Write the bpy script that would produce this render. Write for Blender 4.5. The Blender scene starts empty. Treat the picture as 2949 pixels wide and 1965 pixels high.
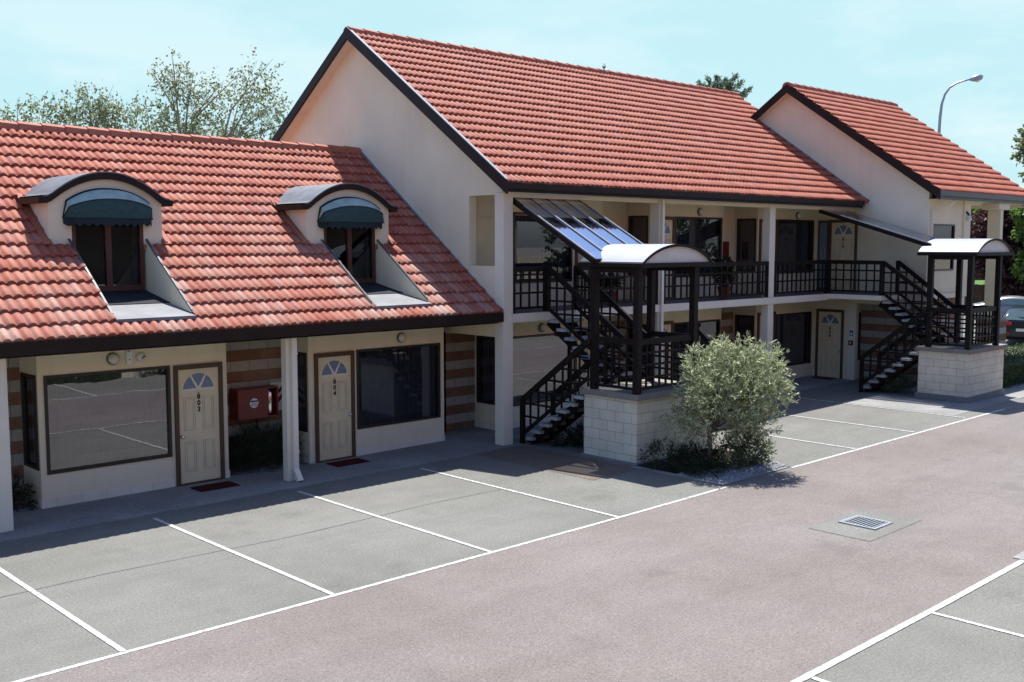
import bpy, bmesh, math, random
from mathutils import Vector, Matrix
random.seed(7)
R=math.radians
scene=bpy.context.scene
COL=scene.collection
# ------------------------------------------------------------------ materials
def mat(name):
    m=bpy.data.materials.new(name); m.use_nodes=True
    nt=m.node_tree; nt.nodes.clear()
    out=nt.nodes.new('ShaderNodeOutputMaterial')
    return m,nt,out
def N(nt,t,inp=None,**kw):
    n=nt.nodes.new('ShaderNode'+t)
    for k,v in kw.items(): setattr(n,k,v)
    for k,v in (inp or {}).items():
        if isinstance(v,bpy.types.NodeSocket): nt.links.new(v,n.inputs[k])
        else: n.inputs[k].default_value=v
    return n
def C4(c): return (c[0],c[1],c[2],1.0)
def math_n(nt,op,a,b=None,c=None):
    n=nt.nodes.new('ShaderNodeMath'); n.operation=op
    for i,v in enumerate((a,b,c)):
        if v is None: continue
        if isinstance(v,bpy.types.NodeSocket): nt.links.new(v,n.inputs[i])
        else: n.inputs[i].default_value=v
    return n.outputs[0]
def mixc(nt,f,a,b,bt='MIX'):
    n=nt.nodes.new('ShaderNodeMix'); n.data_type='RGBA'; n.blend_type=bt
    for k,v in ((0,f),(6,a),(7,b)):
        if isinstance(v,bpy.types.NodeSocket): nt.links.new(v,n.inputs[k])
        elif k==0: n.inputs[k].default_value=v
        else: n.inputs[k].default_value=C4(v)
    return n.outputs[2]
def ramp(nt,f,p):
    n=nt.nodes.new('ShaderNodeMapRange'); n.inputs[1].default_value=p[0]; n.inputs[2].default_value=p[1]
    n.inputs[3].default_value=p[2] if len(p)>2 else 0; n.inputs[4].default_value=p[3] if len(p)>3 else 1
    nt.links.new(f,n.inputs[0]); return n.outputs[0]
def pos(nt): return nt.nodes.new('ShaderNodeNewGeometry').outputs['Position']
def noise(nt,v,s,d=3,r=.55): return N(nt,'TexNoise',{'Vector':v,'Scale':s,'Detail':d,'Roughness':r}).outputs[0]
def bsdf(nt,out,col,rough=.7,spec=.3,metal=0,bump=None,bs=.2,bd=.01):
    b=N(nt,'BsdfPrincipled',{'Roughness':rough,'Metallic':metal,'Specular IOR Level':spec})
    if isinstance(col,bpy.types.NodeSocket): nt.links.new(col,b.inputs['Base Color'])
    else: b.inputs['Base Color'].default_value=C4(col)
    if bump is not None:
        n=N(nt,'Bump',{'Height':bump,'Strength':bs,'Distance':bd}); nt.links.new(n.outputs[0],b.inputs['Normal'])
    nt.links.new(b.outputs[0],out.inputs[0]); return b
def simple(name,c,rough=.6,spec=.3,metal=0,var=.15,sc=6,bs=0,bsc=120):
    m,nt,out=mat(name); p=pos(nt)
    n=noise(nt,p,sc,4); k=ramp(nt,n,(.3,.7,1-var,1+var))
    col=mixc(nt,1.0,c,N(nt,'CombineColor',{0:k,1:k,2:k}).outputs[0],'MULTIPLY')
    bsdf(nt,out,col,rough,spec,metal,noise(nt,p,bsc,2) if bs else None,bs,.004)
    return m
M={}
# cream plaster
def plaster(name,c):
    m,nt,out=mat(name); p=pos(nt)
    big=noise(nt,p,.9,5); fine=noise(nt,p,90,3)
    st=N(nt,'Mapping',{'Vector':p,'Scale':(3.5,3.5,.35)}).outputs[0]
    streak=ramp(nt,noise(nt,st,1.3,4),(.5,.8))
    k=ramp(nt,big,(.3,.7,.93,1.05))
    col=mixc(nt,1,c,N(nt,'CombineColor',{0:k,1:k,2:k}).outputs[0],'MULTIPLY')
    col=mixc(nt,math_n(nt,'MULTIPLY',streak,.24),col,(c[0]*.72,c[1]*.7,c[2]*.66))
    bsdf(nt,out,col,.85,.2,0,fine,.35,.004); return m
M['wall']=plaster('cream_plaster',(.72,.635,.46))
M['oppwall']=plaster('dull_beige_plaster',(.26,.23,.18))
M['soffit']=plaster('cream_soffit',(.72,.65,.5))
M['trim']=plaster('cream_paint',(.72,.66,.54))
def blocks(name,c1,c2,mort,w,h,ms,off=.5,bs=.6):
    m,nt,out=mat(name); p=pos(nt); s=N(nt,'SeparateXYZ',{0:p})
    u=math_n(nt,'ADD',s.outputs[0],s.outputs[1])
    v=N(nt,'CombineXYZ',{0:u,1:s.outputs[2]}).outputs[0]
    b=N(nt,'TexBrick',{'Vector':v,'Color1':C4(c1),'Color2':C4(c2),'Mortar':C4(mort),'Scale':1.0,'Mortar Size':ms,'Mortar Smooth':.2,'Brick Width':w,'Row Height':h},offset=off)
    k=ramp(nt,noise(nt,p,2.5,5),(.3,.7,.88,1.08))
    col=mixc(nt,1,b.outputs[0],N(nt,'CombineColor',{0:k,1:k,2:k}).outputs[0],'MULTIPLY')
    hgt=math_n(nt,'SUBTRACT',math_n(nt,'MULTIPLY',noise(nt,p,70,3),.25),b.outputs[1])
    bsdf(nt,out,col,.85,.2,0,hgt,bs,.008); return m
M['block']=blocks('painted_blockwork',(.69,.625,.49),(.65,.585,.455),(.34,.31,.25),.4,.2,.005)
M['plinth']=blocks('painted_plinth_course',(.69,.635,.53),(.67,.615,.515),(.44,.41,.34),.4,.17,.004)
def stone():
    m,nt,out=mat('banded_stone'); p=pos(nt); s=N(nt,'SeparateXYZ',{0:p})
    u=math_n(nt,'ADD',s.outputs[0],s.outputs[1])
    v=N(nt,'CombineXYZ',{0:u,1:s.outputs[2]}).outputs[0]
    b=N(nt,'TexBrick',{'Vector':v,'Color1':(.0,.0,.0,1),'Color2':(1,1,1,1),'Mortar':(.5,.5,.5,1),'Scale':1.0,'Mortar Size':.006,'Mortar Smooth':.1,'Brick Width':.39,'Row Height':.2},offset=.38)
    row=math_n(nt,'FLOOR',math_n(nt,'DIVIDE',s.outputs[2],.2)); par=math_n(nt,'MODULO',row,2)
    par=math_n(nt,'ABSOLUTE',par)
    rnd=b.outputs[0]
    ve=N(nt,'Mapping',{'Vector':p,'Scale':(2,2,5)}).outputs[0]
    vein=noise(nt,ve,3,5,.65)
    warm=mixc(nt,vein,mixc(nt,rnd,(.24,.125,.07),(.33,.20,.125)),(.17,.085,.05))
    pale=mixc(nt,vein,mixc(nt,rnd,(.40,.37,.31),(.48,.45,.38)),(.32,.29,.25))
    col=mixc(nt,par,warm,pale)
    col=mixc(nt,b.outputs[1],col,(.17,.14,.11))
    hgt=math_n(nt,'SUBTRACT',math_n(nt,'MULTIPLY',noise(nt,p,45,4),.5),b.outputs[1])
    bsdf(nt,out,col,.85,.2,0,hgt,.6,.008); return m
M['stone']=stone()
def tiles(name,a,b_,grey):
    m,nt,out=mat(name); p=pos(nt)
    uv=N(nt,'UVMap').outputs[0]
    fl=N(nt,'VectorMath',{0:uv},operation='FLOOR').outputs[0]
    r=N(nt,'TexWhiteNoise',{0:fl},noise_dimensions='2D')
    col=mixc(nt,r.outputs[0],a,b_)
    gr=ramp(nt,N(nt,'SeparateColor',{0:r.outputs[1]}).outputs[1],(.78,1,0,.4)); col=mixc(nt,gr,col,(.33,.17,.135))
    s=N(nt,'SeparateXYZ',{0:p})
    big=noise(nt,N(nt,'Mapping',{'Vector':p,'Scale':(1,.35,.35)}).outputs[0],1.1,5,.6)
    low=ramp(nt,s.outputs[2],(grey[0],grey[1],1,0))
    g=math_n(nt,'MULTIPLY',ramp(nt,big,(.42,.62)),low)
    g2=math_n(nt,'MULTIPLY',ramp(nt,r.outputs[0],(.3,.9,.35,1)),g)
    col=mixc(nt,math_n(nt,'MULTIPLY',g2,.75),col,(.40,.31,.25))
    fine=noise(nt,p,28,5,.6)
    k=ramp(nt,fine,(.3,.7,.82,1.12))
    col=mixc(nt,1,col,N(nt,'CombineColor',{0:k,1:k,2:k}).outputs[0],'MULTIPLY')
    pale=ramp(nt,noise(nt,p,9,4,.7),(.62,.75))
    col=mixc(nt,math_n(nt,'MULTIPLY',pale,.15),col,(.5,.3,.24))
    bsdf(nt,out,col,.72,.25,0,noise(nt,p,160,2),.25,.003); return m
M['tile']=tiles('terracotta_tile',(.275,.064,.037),(.36,.12,.07),(2.8,5.2))
M['tile_b']=tiles('terracotta_tile_upper',(.275,.066,.036),(.34,.10,.056),(1,2))
def asphalt(name,c1,c2,specks,big=.35):
    m,nt,out=mat(name); p=pos(nt)
    f=noise(nt,p,85,3,.75); f2=noise(nt,p,30,3,.75); b=noise(nt,p,big,6,.62); b2=noise(nt,p,1.7,5,.6)
    col=mixc(nt,ramp(nt,b,(.35,.65)),c1,c2)
    k=ramp(nt,f,(.34,.66,.68,1.32)); col=mixc(nt,1,col,N(nt,'CombineColor',{0:k,1:k,2:k}).outputs[0],'MULTIPLY')
    k=ramp(nt,f2,(.3,.7,.76,1.24)); col=mixc(nt,1,col,N(nt,'CombineColor',{0:k,1:k,2:k}).outputs[0],'MULTIPLY')
    k=ramp(nt,b2,(.3,.7,.94,1.05)); col=mixc(nt,1,col,N(nt,'CombineColor',{0:k,1:k,2:k}).outputs[0],'MULTIPLY')
    vo=N(nt,'TexVoronoi',{'Vector':p,'Scale':14.0}); sp=ramp(nt,vo.outputs['Distance'],(.05,.13,1,0))
    sel=math_n(nt,'GREATER_THAN',N(nt,'SeparateColor',{0:vo.outputs['Color']}).outputs[0],.72)
    col=mixc(nt,math_n(nt,'MULTIPLY',math_n(nt,'MULTIPLY',sp,sel),.6),col,specks)
    # dark oil drips and tyre wear
    tw=ramp(nt,noise(nt,N(nt,'Mapping',{'Vector':p,'Scale':(.10,1.6,1)}).outputs[0],1.0,4,.6),(.48,.72)); col=mixc(nt,math_n(nt,'MULTIPLY',tw,.22),col,(c1[0]*.62,c1[1]*.62,c1[2]*.62))
    ol=ramp(nt,noise(nt,p,.9,3,.5),(.62,.72)); col=mixc(nt,math_n(nt,'MULTIPLY',ol,.24),col,(c1[0]*.5,c1[1]*.5,c1[2]*.5))
    bsdf(nt,out,col,.9,.15,0,f,.5,.006); return m
M['asphalt']=asphalt('grey_chipseal',(.130,.128,.113),(.160,.157,.142),(.35,.345,.325))
M['redseal']=asphalt('red_chipseal',(.147,.126,.115),(.171,.151,.139),(.35,.33,.315))
M['brownseal']=asphalt('brown_chipseal',(.12,.095,.075),(.145,.116,.095),(.36,.32,.3))
M['concrete']=asphalt('concrete',(.185,.183,.175),(.24,.237,.228),(.4,.4,.38),.8)
M['conc_dark']=asphalt('concrete_weathered',(.2,.18,.155),(.26,.235,.2),(.33,.3,.27),.8)
M['tread']=asphalt('concrete_tread',(.3,.3,.3),(.42,.42,.41),(.5,.5,.5),3)
def paint():
    m,nt,out=mat('road_paint'); p=pos(nt)
    w=ramp(nt,noise(nt,p,16,5,.7),(.36,.56)); w2=ramp(nt,noise(nt,p,60,3,.7),(.34,.56))
    col=mixc(nt,math_n(nt,'MULTIPLY',w,w2),(.22,.215,.2),(.58,.575,.55))
    bsdf(nt,out,col,.75,.2,0,noise(nt,p,130,2),.4,.004); return m
M['paint']=paint()
M['dark']=simple('dark_brown_timber',(.014,.0095,.008),.55,.15,0,.3,9)
M['fascia']=simple('dark_brown_fascia',(.021,.013,.010),.5,.15,0,.18,2)
M['gutter2']=simple('grey_brown_gutter',(.06,.047,.042),.4,.4,0,.1,2)
M['frame']=simple('bronze_frame',(.026,.019,.016),.4,.4,0,.15)
M['doorframe']=simple('brown_door_frame',(.085,.05,.028),.5,.35,0,.15)
M['door']=simple('cream_door_paint',(.69,.585,.37),.45,.4,0,.06,3)
M['groove']=simple('door_groove',(.5,.445,.335),.6,.2)
M['black']=simple('black_letters',(.012,.012,.014),.4,.4)
M['steel']=simple('zinc_flashing',(.34,.38,.42),.4,.5,.6,.1)
M['chrome']=simple('polished_chrome',(.75,.75,.74),.15,.5,1,.03)
M['red']=simple('red_enamel',(.15,.008,.008),.35,.5,0,.1)
M['matred']=simple('red_coir_mat',(.055,.012,.012),.95,.05,0,.25,40,.8,200)
M['sheet']=simple('white_canopy_sheet',(.27,.28,.28),.45,.35,0,.07,1.5)
M['panel']=simple('cream_end_panel',(.62,.59,.52),.6,.3,0,.06)
M['lead']=simple('dormer_roof_membrane',(.115,.122,.13),.5,.4,0,.25,4)
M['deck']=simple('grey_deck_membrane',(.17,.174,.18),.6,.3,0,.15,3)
M['deckshade']=simple('painted_deck_shade',(.022,.024,.03),.8,.15,0,.2,3)  # near-black tone for the shadow painted on the dormer recess floor
M['balc']=simple('grey_blue_floor_paint',(.11,.115,.14),.6,.3,0,.15,3)
M['darkmetal']=simple('dark_flashing',(.06,.062,.068),.5,.4,0,.2)
M['awn']=simple('green_awning_canvas',(.034,.066,.06),.8,.15,0,.15,14,.3,220)
M['awn_lt']=simple('sunlit_faded_canvas',(.30,.40,.36),.8,.15,0,.18,6,.3,220)  # faded canvas, with sunlight on the upper panel put into its pale colour
M['awn_dk']=simple('dark_awning_trim',(.018,.03,.034),.8,.15)
M['lamp']=simple('opal_lamp_glass',(.62,.6,.52),.3,.4,0,.05)
M['lampring']=simple('grey_lamp_ring',(.16,.15,.13),.45,.4)
M['white']=simple('white_plastic',(.7,.7,.67),.4,.4,0,.04)
M['signblue']=simple('dark_blue_sign',(.02,.025,.06),.5,.3)
M['terracotta']=simple('terracotta_pot',(.2,.06,.035),.8,.2)
M['soil']=simple('bark_mulch',(.035,.026,.02),.95,.1,0,.4,20,1,60)
M['bark']=simple('grey_brown_bark',(.12,.095,.075),.9,.1,0,.35,14,.6,50)
M['barkpale']=simple('pale_bark',(.34,.3,.26),.85,.15,0,.4,5,.3,40)
M['fence']=simple('weathered_timber_fence',(.09,.062,.04),.9,.1,0,.4,3,.4,30)
M['lawn']=simple('lawn_grass',(.075,.12,.032),.95,.1,0,.35,.8)
M['galv']=simple('galvanised_steel',(.32,.34,.36),.4,.5,.5,.1)
M['curtain']=simple('grey_drape',(.15,.155,.175),.9,.1,0,.1,2)
M['curtain_lt']=simple('pale_drape',(.19,.185,.18),.9,.1,0,.1,2)
M['room']=simple('dim_room',(.02,.02,.024),.9,.1)
M['carblack']=simple('black_car_paint',(.012,.014,.02),.18,.5,0,.05)
M['carsilver']=simple('silver_car_paint',(.24,.245,.25),.25,.5,.4,.04)
M['carblue']=simple('blue_car_paint',(.05,.1,.22),.25,.5,0,.04)
M['tyre']=simple('tyre_rubber',(.015,.015,.015),.9,.1)
M['taillight']=simple('red_tail_lens',(.42,.008,.012),.15,.5)
def glass(name,f0,tint,gcol=(1,1,1),wob=.0,rough=.005,dark=None,k=1.0):
    m,nt,out=mat(name); p=pos(nt)
    gl=N(nt,'BsdfGlossy',{'Color':C4(gcol),'Roughness':rough})
    if wob:
        b=N(nt,'Bump',{'Height':noise(nt,p,1.1,2),'Strength':wob,'Distance':.02}); nt.links.new(b.outputs[0],gl.inputs['Normal'])
    tr=N(nt,'BsdfTransparent',{'Color':C4(tint)})
    lw=N(nt,'LayerWeight',{'Blend':.5}).outputs['Facing']
    fac=math_n(nt,'ADD',math_n(nt,'MULTIPLY',math_n(nt,'POWER',lw,5.0),1-f0),f0)
    mx=N(nt,'MixShader',{0:fac,1:tr.outputs[0],2:gl.outputs[0]})
    nt.links.new(mx.outputs[0],out.inputs[0]); return m
M['glass']=glass('tinted_window_glass',.10,(.42,.43,.47),(.93,.93,1),.035)
M['glass_re']=glass('reflective_window_glass',.18,(.42,.42,.45),(.9,.9,.95),.09)
M['glass_clear']=glass('clear_door_glass',.06,(.3,.3,.33),(.9,.9,1),.03)
M['glass_can']=glass('blue_canopy_glazing',.62,(.6,.64,.72),(.80,.83,.92),.0,.06)
M['glass_fan']=simple('blue_textured_glass',(.16,.21,.29),.25,.5,0,.2,40,.5,90)
M['carglass']=simple('car_window_glass',(.06,.1,.1),.04,.9)
def leafmat(name,c1,c2,rough=.5,tr=.25):
    m,nt,out=mat(name)
    g=nt.nodes.new('ShaderNodeNewGeometry'); r=g.outputs['Random Per Island']
    b=noise(nt,g.outputs['Position'],2.2,3)
    col=mixc(nt,r,c1,c2); k=ramp(nt,b,(.3,.7,.75,1.25))
    col=mixc(nt,1,col,N(nt,'CombineColor',{0:k,1:k,2:k}).outputs[0],'MULTIPLY')
    d=N(nt,'BsdfPrincipled',{'Base Color':col,'Roughness':rough,'Specular IOR Level':.2})
    t=N(nt,'BsdfTranslucent',{'Color':col})
    mx=N(nt,'MixShader',{0:tr,1:d.outputs[0],2:t.outputs[0]}); nt.links.new(mx.outputs[0],out.inputs[0]); return m
M['leaf_olive']=leafmat('olive_leaf',(.17,.21,.085),(.60,.63,.40),.45)
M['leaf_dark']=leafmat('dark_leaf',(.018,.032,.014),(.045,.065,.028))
M['leaf_shrub']=leafmat('shrub_leaf',(.05,.075,.035),(.16,.19,.10))
M['leaf_birch']=leafmat('birch_leaf',(.10,.135,.05),(.32,.35,.20),.45,.35)
M['leaf_conifer']=leafmat('cedar_leaf',(.07,.11,.06),(.16,.21,.12))
M['leaf_purple']=leafmat('purple_leaf',(.035,.013,.016),(.15,.07,.065))
M['leaf_bright']=leafmat('bright_leaf',(.09,.165,.03),(.16,.25,.06),.5,.4)
M['leaf_hedge']=leafmat('hedge_leaf',(.04,.075,.025),(.1,.14,.055))
M['petal']=leafmat('white_petal',(.6,.6,.55),(.75,.75,.7))
M['gravel']=leafmat('grey_pebble',(.10,.103,.12),(.34,.34,.345),.7,0)
# ------------------------------------------------------------------ mesh builder
class MB:
    def __init__(s): s.v=[]; s.f=[]; s.mi=[]; s.uv=None
    def quad(s,a,b,c,d,mi=0):
        i=len(s.v); s.v+=[a,b,c,d]; s.f.append((i,i+1,i+2,i+3)); s.mi.append(mi)
    def poly(s,pts,mi=0):
        i=len(s.v); s.v+=list(pts); s.f.append(tuple(range(i,i+len(pts)))); s.mi.append(mi)
    def hexa(s,p,mi=0):
        i=len(s.v); s.v+=[tuple(q) for q in p]
        for f in ((3,2,1,0),(4,5,6,7),(0,1,5,4),(1,2,6,5),(2,3,7,6),(3,0,4,7)):
            s.f.append(tuple(i+k for k in f)); s.mi.append(mi)
    def box(s,x0,x1,y0,y1,z0,z1,mi=0):
        s.hexa([(x0,y0,z0),(x1,y0,z0),(x1,y1,z0),(x0,y1,z0),(x0,y0,z1),(x1,y0,z1),(x1,y1,z1),(x0,y1,z1)],mi)
    def beam(s,a,b,w,h,mi=0,up=(0,0,1)):
        a=Vector(a); b=Vector(b); d=(b-a).normalized(); u=Vector(up)
        sd=d.cross(u)
        if sd.length<1e-4: sd=d.cross(Vector((0,1,0)))
        sd.normalize(); u=sd.cross(d).normalized(); sd*=w/2; u*=h/2
        s.hexa([a-sd-u,a+sd-u,a+sd+u,a-sd+u,b-sd-u,b+sd-u,b+sd+u,b-sd+u],mi)
    def tube(s,pts,r,n=8,mi=0,cap=True):
        rings=[]; pts=[Vector(p) for p in pts]
        rr=r if isinstance(r,(list,tuple)) else [r]*len(pts)
        for k,p in enumerate(pts):
            d=(pts[min(k+1,len(pts)-1)]-pts[max(k-1,0)])
            d=d.normalized() if d.length>1e-6 else Vector((0,0,1))
            a=d.cross(Vector((0,0,1)))
            if a.length<.05: a=d.cross(Vector((0,1,0)))
            a.normalize(); b=d.cross(a)
            i=len(s.v)
            for j in range(n):
                t=2*math.pi*j/n; s.v.append(tuple(p+(a*math.cos(t)+b*math.sin(t))*rr[k]))
            rings.append(i)
        for q in range(len(rings)-1):
            for j in range(n):
                s.f.append((rings[q]+j,rings[q]+(j+1)%n,rings[q+1]+(j+1)%n,rings[q+1]+j)); s.mi.append(mi)
        if cap:
            s.f.append(tuple(rings[0]+j for j in range(n))); s.mi.append(mi)
            s.f.append(tuple(rings[-1]+j for j in reversed(range(n)))); s.mi.append(mi)
    def prism(s,poly,axis,a,b,mi=0):
        # poly: 2D points, extruded along axis from a to b
        def P(u,v,t): return {'x':(t,u,v),'y':(u,t,v),'z':(u,v,t)}[axis]
        n=len(poly); i=len(s.v)
        s.v+=[P(u,v,a) for u,v in poly]+[P(u,v,b) for u,v in poly]
        for j in range(n):
            s.f.append((i+j,i+(j+1)%n,i+n+(j+1)%n,i+n+j)); s.mi.append(mi)
        s.f.append(tuple(i+j for j in reversed(range(n)))); s.mi.append(mi)
        s.f.append(tuple(i+n+j for j in range(n))); s.mi.append(mi)
    def lathe(s,prof,c,axis,n=16,mi=0):
        # prof: (r,t) ; revolve about axis through c
        i0=len(s.v)
        for r,t in prof:
            for j in range(n):
                a=2*math.pi*j/n; u,v=r*math.cos(a),r*math.sin(a)
                s.v.append({'y':(c[0]+u,c[1]+t,c[2]+v),'z':(c[0]+u,c[1]+v,c[2]+t),'x':(c[0]+t,c[1]+u,c[2]+v)}[axis])
        for k in range(len(prof)-1):
            for j in range(n):
                s.f.append((i0+k*n+j,i0+k*n+(j+1)%n,i0+(k+1)*n+(j+1)%n,i0+(k+1)*n+j)); s.mi.append(mi)
        s.f.append(tuple(i0+j for j in range(n))); s.mi.append(mi)
        e=i0+(len(prof)-1)*n; s.f.append(tuple(e+j for j in reversed(range(n)))); s.mi.append(mi)
    def build(s,name,mats,parent=None,smooth=False,bevel=0,recalc=True):
        me=bpy.data.meshes.new(name); me.from_pydata([tuple(v) for v in s.v],[],s.f)
        if not isinstance(mats,(list,tuple)): mats=[mats]
        for m in mats: me.materials.append(M[m] if isinstance(m,str) else m)
        me.polygons.foreach_set('material_index',s.mi)
        if recalc:
            bm=bmesh.new(); bm.from_mesh(me); bmesh.ops.recalc_face_normals(bm,faces=bm.faces); bm.to_mesh(me); bm.free()
        if smooth: me.polygons.foreach_set('use_smooth',[True]*len(me.polygons))
        o=bpy.data.objects.new(name,me); COL.objects.link(o)
        if parent: o.parent=parent
        if bevel:
            b=o.modifiers.new('bevel','BEVEL'); b.width=bevel; b.segments=2; b.limit_method='ANGLE'; b.angle_limit=R(40)
        return o
def tag(o,label=None,cat=None,group=None,kind=None):
    if label: o['label']=label
    if cat: o['category']=cat
    if group: o['group']=group
    if kind: o['kind']=kind
    return o
def empty(name,loc=(0,0,0),rz=0,label=None,cat=None,group=None,parent=None):
    o=bpy.data.objects.new(name,None); COL.objects.link(o); o.location=loc; o.rotation_euler=(0,0,rz)
    o.empty_display_size=.2
    if parent: o.parent=parent
    return tag(o,label,cat,group)
def put(o,loc,rz=0):
    o.location=loc; o.rotation_euler=(0,0,rz); return o
def copy_tree(o,parent=None):
    c=o.copy(); COL.objects.link(c)
    if parent: c.parent=parent
    for ch in list(o.children): copy_tree(ch,c)
    return c
def text_mesh(body,size,mats,name,parent=None,ext=.004,space=1.0,bold=.0):
    cu=bpy.data.curves.new(name,'FONT'); cu.body=body; cu.size=size; cu.extrude=ext; cu.align_x='CENTER'; cu.align_y='CENTER'
    cu.space_line=space; cu.offset=bold
    t=bpy.data.objects.new('tmp_text',cu); COL.objects.link(t)
    dg=bpy.context.evaluated_depsgraph_get()
    me=bpy.data.meshes.new_from_object(t.evaluated_get(dg)); me.name=name
    bpy.data.objects.remove(t); bpy.data.curves.remove(cu)
    me.materials.clear(); me.materials.append(M[mats])
    # text lies in XY -> stand it up facing -Y
    me.transform(Matrix.Rotation(R(90),4,'X'))
    o=bpy.data.objects.new(name,me); COL.objects.link(o)
    if parent: o.parent=parent
    return o
def zg(x,y=0):
    if x<=12: return 0.0
    return .13*min(1,(x-12)/14.5)
exec_parts=[]
# ------------------------------------------------------------------ ground
def sheet(name,x0,x1,y0,y1,dz,m,drop=0,kind='structure'):
    b=MB(); xs=[x0]+[t for t in (12,26.5) if x0<t<x1]+[x1]
    for a,c in zip(xs,xs[1:]):
        b.quad((a,y0,zg(a)+dz),(c,y0,zg(c)+dz),(c,y1,zg(c)+dz),(a,y1,zg(a)+dz))
        if drop: b.quad((a,y0,zg(a)+dz-drop),(c,y0,zg(c)+dz-drop),(c,y0,zg(c)+dz),(a,y0,zg(a)+dz))
    if drop: b.quad((x0,y0,zg(x0)+dz-drop),(x0,y0,zg(x0)+dz),(x0,y1,zg(x0)+dz),(x0,y1,zg(x0)+dz-drop)); b.quad((x1,y0,zg(x1)+dz-drop),(x1,y1,zg(x1)+dz-drop),(x1,y1,zg(x1)+dz),(x1,y0,zg(x1)+dz))
    return tag(b.build(name,m,recalc=False),kind=kind)
def polysheet(name,pts,dz,m):
    b=MB(); b.poly([(x,y,zg(x)+dz) for x,y in pts]); return tag(b.build(name,m),kind='structure')
g=MB()
for a,c in ((-500,12),(12,26.5),(26.5,700)): g.quad((a,-600,zg(a)-.02),(c,-600,zg(c)-.02),(c,700,zg(c)-.02),(a,700,zg(a)-.02))
tag(g.build('ground','conc_dark'),kind='structure')
b=MB()
for a,c in ((-40,12),(12,26.5)): b.quad((a,-40,zg(a)),(c,-40,zg(c)),(c,60,zg(c)),(a,60,zg(a)))
b.poly([(26.5,-40,.13),(95,-40,.13),(95,-8.5,.13),(61.5,23.6,.13),(40,44,.13),(40,60,.13),(26.5,60,.13)])
tag(b.build('parking_area','asphalt'),kind='structure')
sheet('driveway',-12,60,5.23,10.33,.004,'redseal')
sheet('walkway',13.65,14.93,12.3,15.43,.004,'brownseal')
sheet('stair_apron',24.6,33.5,10.7,13.6,.006,'concrete')
sheet('footpath',-2,15.1,15.45,17.72,.02,'concrete',.05)
sheet('footpath',15.1,29.2,15.45,17.72,.022,'concrete',.05)
polysheet('lawn',[(95,-8.5),(330,-230),(330,120),(150,330),(20,90),(40,44),(61.5,23.6)],-.005,'lawn')
b=MB(); b.poly([(60,-20,.14),(135,-100,.14),(260,40,.14),(120,165,.14),(112,156,.14),(225,50,.14)]); 
tag(b.build('road','concrete'),kind='structure')
LW=.066
def line_x(x0,x1,y,y1=None,w=LW):
    y1=y if y1 is None else y1; b=MB(); n=max(1,int((x1-x0)/1.2))
    for i in range(n):
        a=x0+(x1-x0)*i/n; c=x0+(x1-x0)*(i+1)/n; ya=y+(y1-y)*i/n; yc=y+(y1-y)*(i+1)/n
        b.quad((a,ya-w/2,zg(a)+.0085),(c,yc-w/2,zg(c)+.0085),(c,yc+w/2,zg(c)+.0085),(a,ya+w/2,zg(a)+.0085))
    return tag(b.build('parking_line','paint',recalc=False),kind='structure')
def line_y(x,y0,y1,w=LW):
    b=MB(); b.quad((x-w/2,y0,zg(x)+.0085),(x+w/2,y0,zg(x)+.0085),(x+w/2,y1,zg(x)+.0085),(x-w/2,y1,zg(x)+.0085))
    return tag(b.build('parking_line','paint',recalc=False),kind='structure')
line_x(-2,14.95,10.345); line_x(17.0,26.4,10.37,10.24)
for x in (1.78,4.34,6.905,9.45,12.1): line_y(x,10.39,15.22)
for x,y in ((19.4,14.7),(21.95,14.7),(24.5,14.7)): line_y(x,10.4,y)
line_x(-4,14.25,5.20,w=.085)
for x in (3.7,6.3,8.9,11.5): line_y(x,.4,5.15)
sheet('kerb',14.25,30,5.1,5.35,.014,'concrete')
# faint crack sealing lines
b=MB()
pts=[(3.0,13.0),(5.2,13.05),(8.0,12.9),(10.6,13.02),(12.3,12.95)]
for p,q in zip(pts,pts[1:]): b.quad((p[0],p[1],.0045),(q[0],q[1],.0045),(q[0],q[1]+.018,.0045),(p[0],p[1]+.018,.0045))
m,nt,out=mat('faint_joint'); p_=pos(nt); bsdf(nt,out,mixc(nt,ramp(nt,noise(nt,p_,3,4),(.4,.6)),(.16,.157,.14),(.11,.108,.1)),.9); M['joint']=m
tag(b.build('surface_joint','joint',recalc=False),kind='structure')
# drain with concrete surround
X0,X1,Y0,Y1=13.62,15.2,7.05,8.0
sheet('concrete_patch',X0,X1,Y0,Y1,.010,'asphalt')
b=MB()
for q in ((X0-.02,X0,Y0,Y1),(X1,X1+.02,Y0,Y1),(X0,X1,Y0-.02,Y0),(X0,X1,Y1,Y1+.02)): b.quad((q[0],q[2],zg(q[0])+.0085),(q[1],q[2],zg(q[1])+.0085),(q[1],q[3],zg(q[1])+.0085),(q[0],q[3],zg(q[0])+.0085))
tag(b.build('patch_joint','joint',recalc=False),kind='structure')
e=empty('drain_grate',(14.45,7.55,zg(14.45)+.012),0,'steel storm drain grate set in the square concrete patch','drain')
b=MB(); W2,D2=.25,.27
b.box(-W2,W2,-D2,D2,-.001,.001); b.build('pit',M['black'],e)
b=MB()
for s in (-1,1): b.box(s*W2-.025,s*W2+.025,-D2-.025,D2+.025,0,.015); b.box(-W2+.025,W2-.025,s*D2-.025,s*D2+.025,0,.0145)
b.build('frame','galv',e)
b=MB()
for i in range(9): u=-D2+.055+i*.055; b.box(-W2+.025,W2-.025,u-.010,u+.010,.002,.013)
b.build('bars','galv',e)
b=MB(); b.quad((12.95,7.55,.0125),(13.6,7.42,.0165),(13.6,7.45,.0165),(12.95,7.575,.0125)); tag(b.build('surface_joint','joint',recalc=False),kind='structure')
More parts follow.
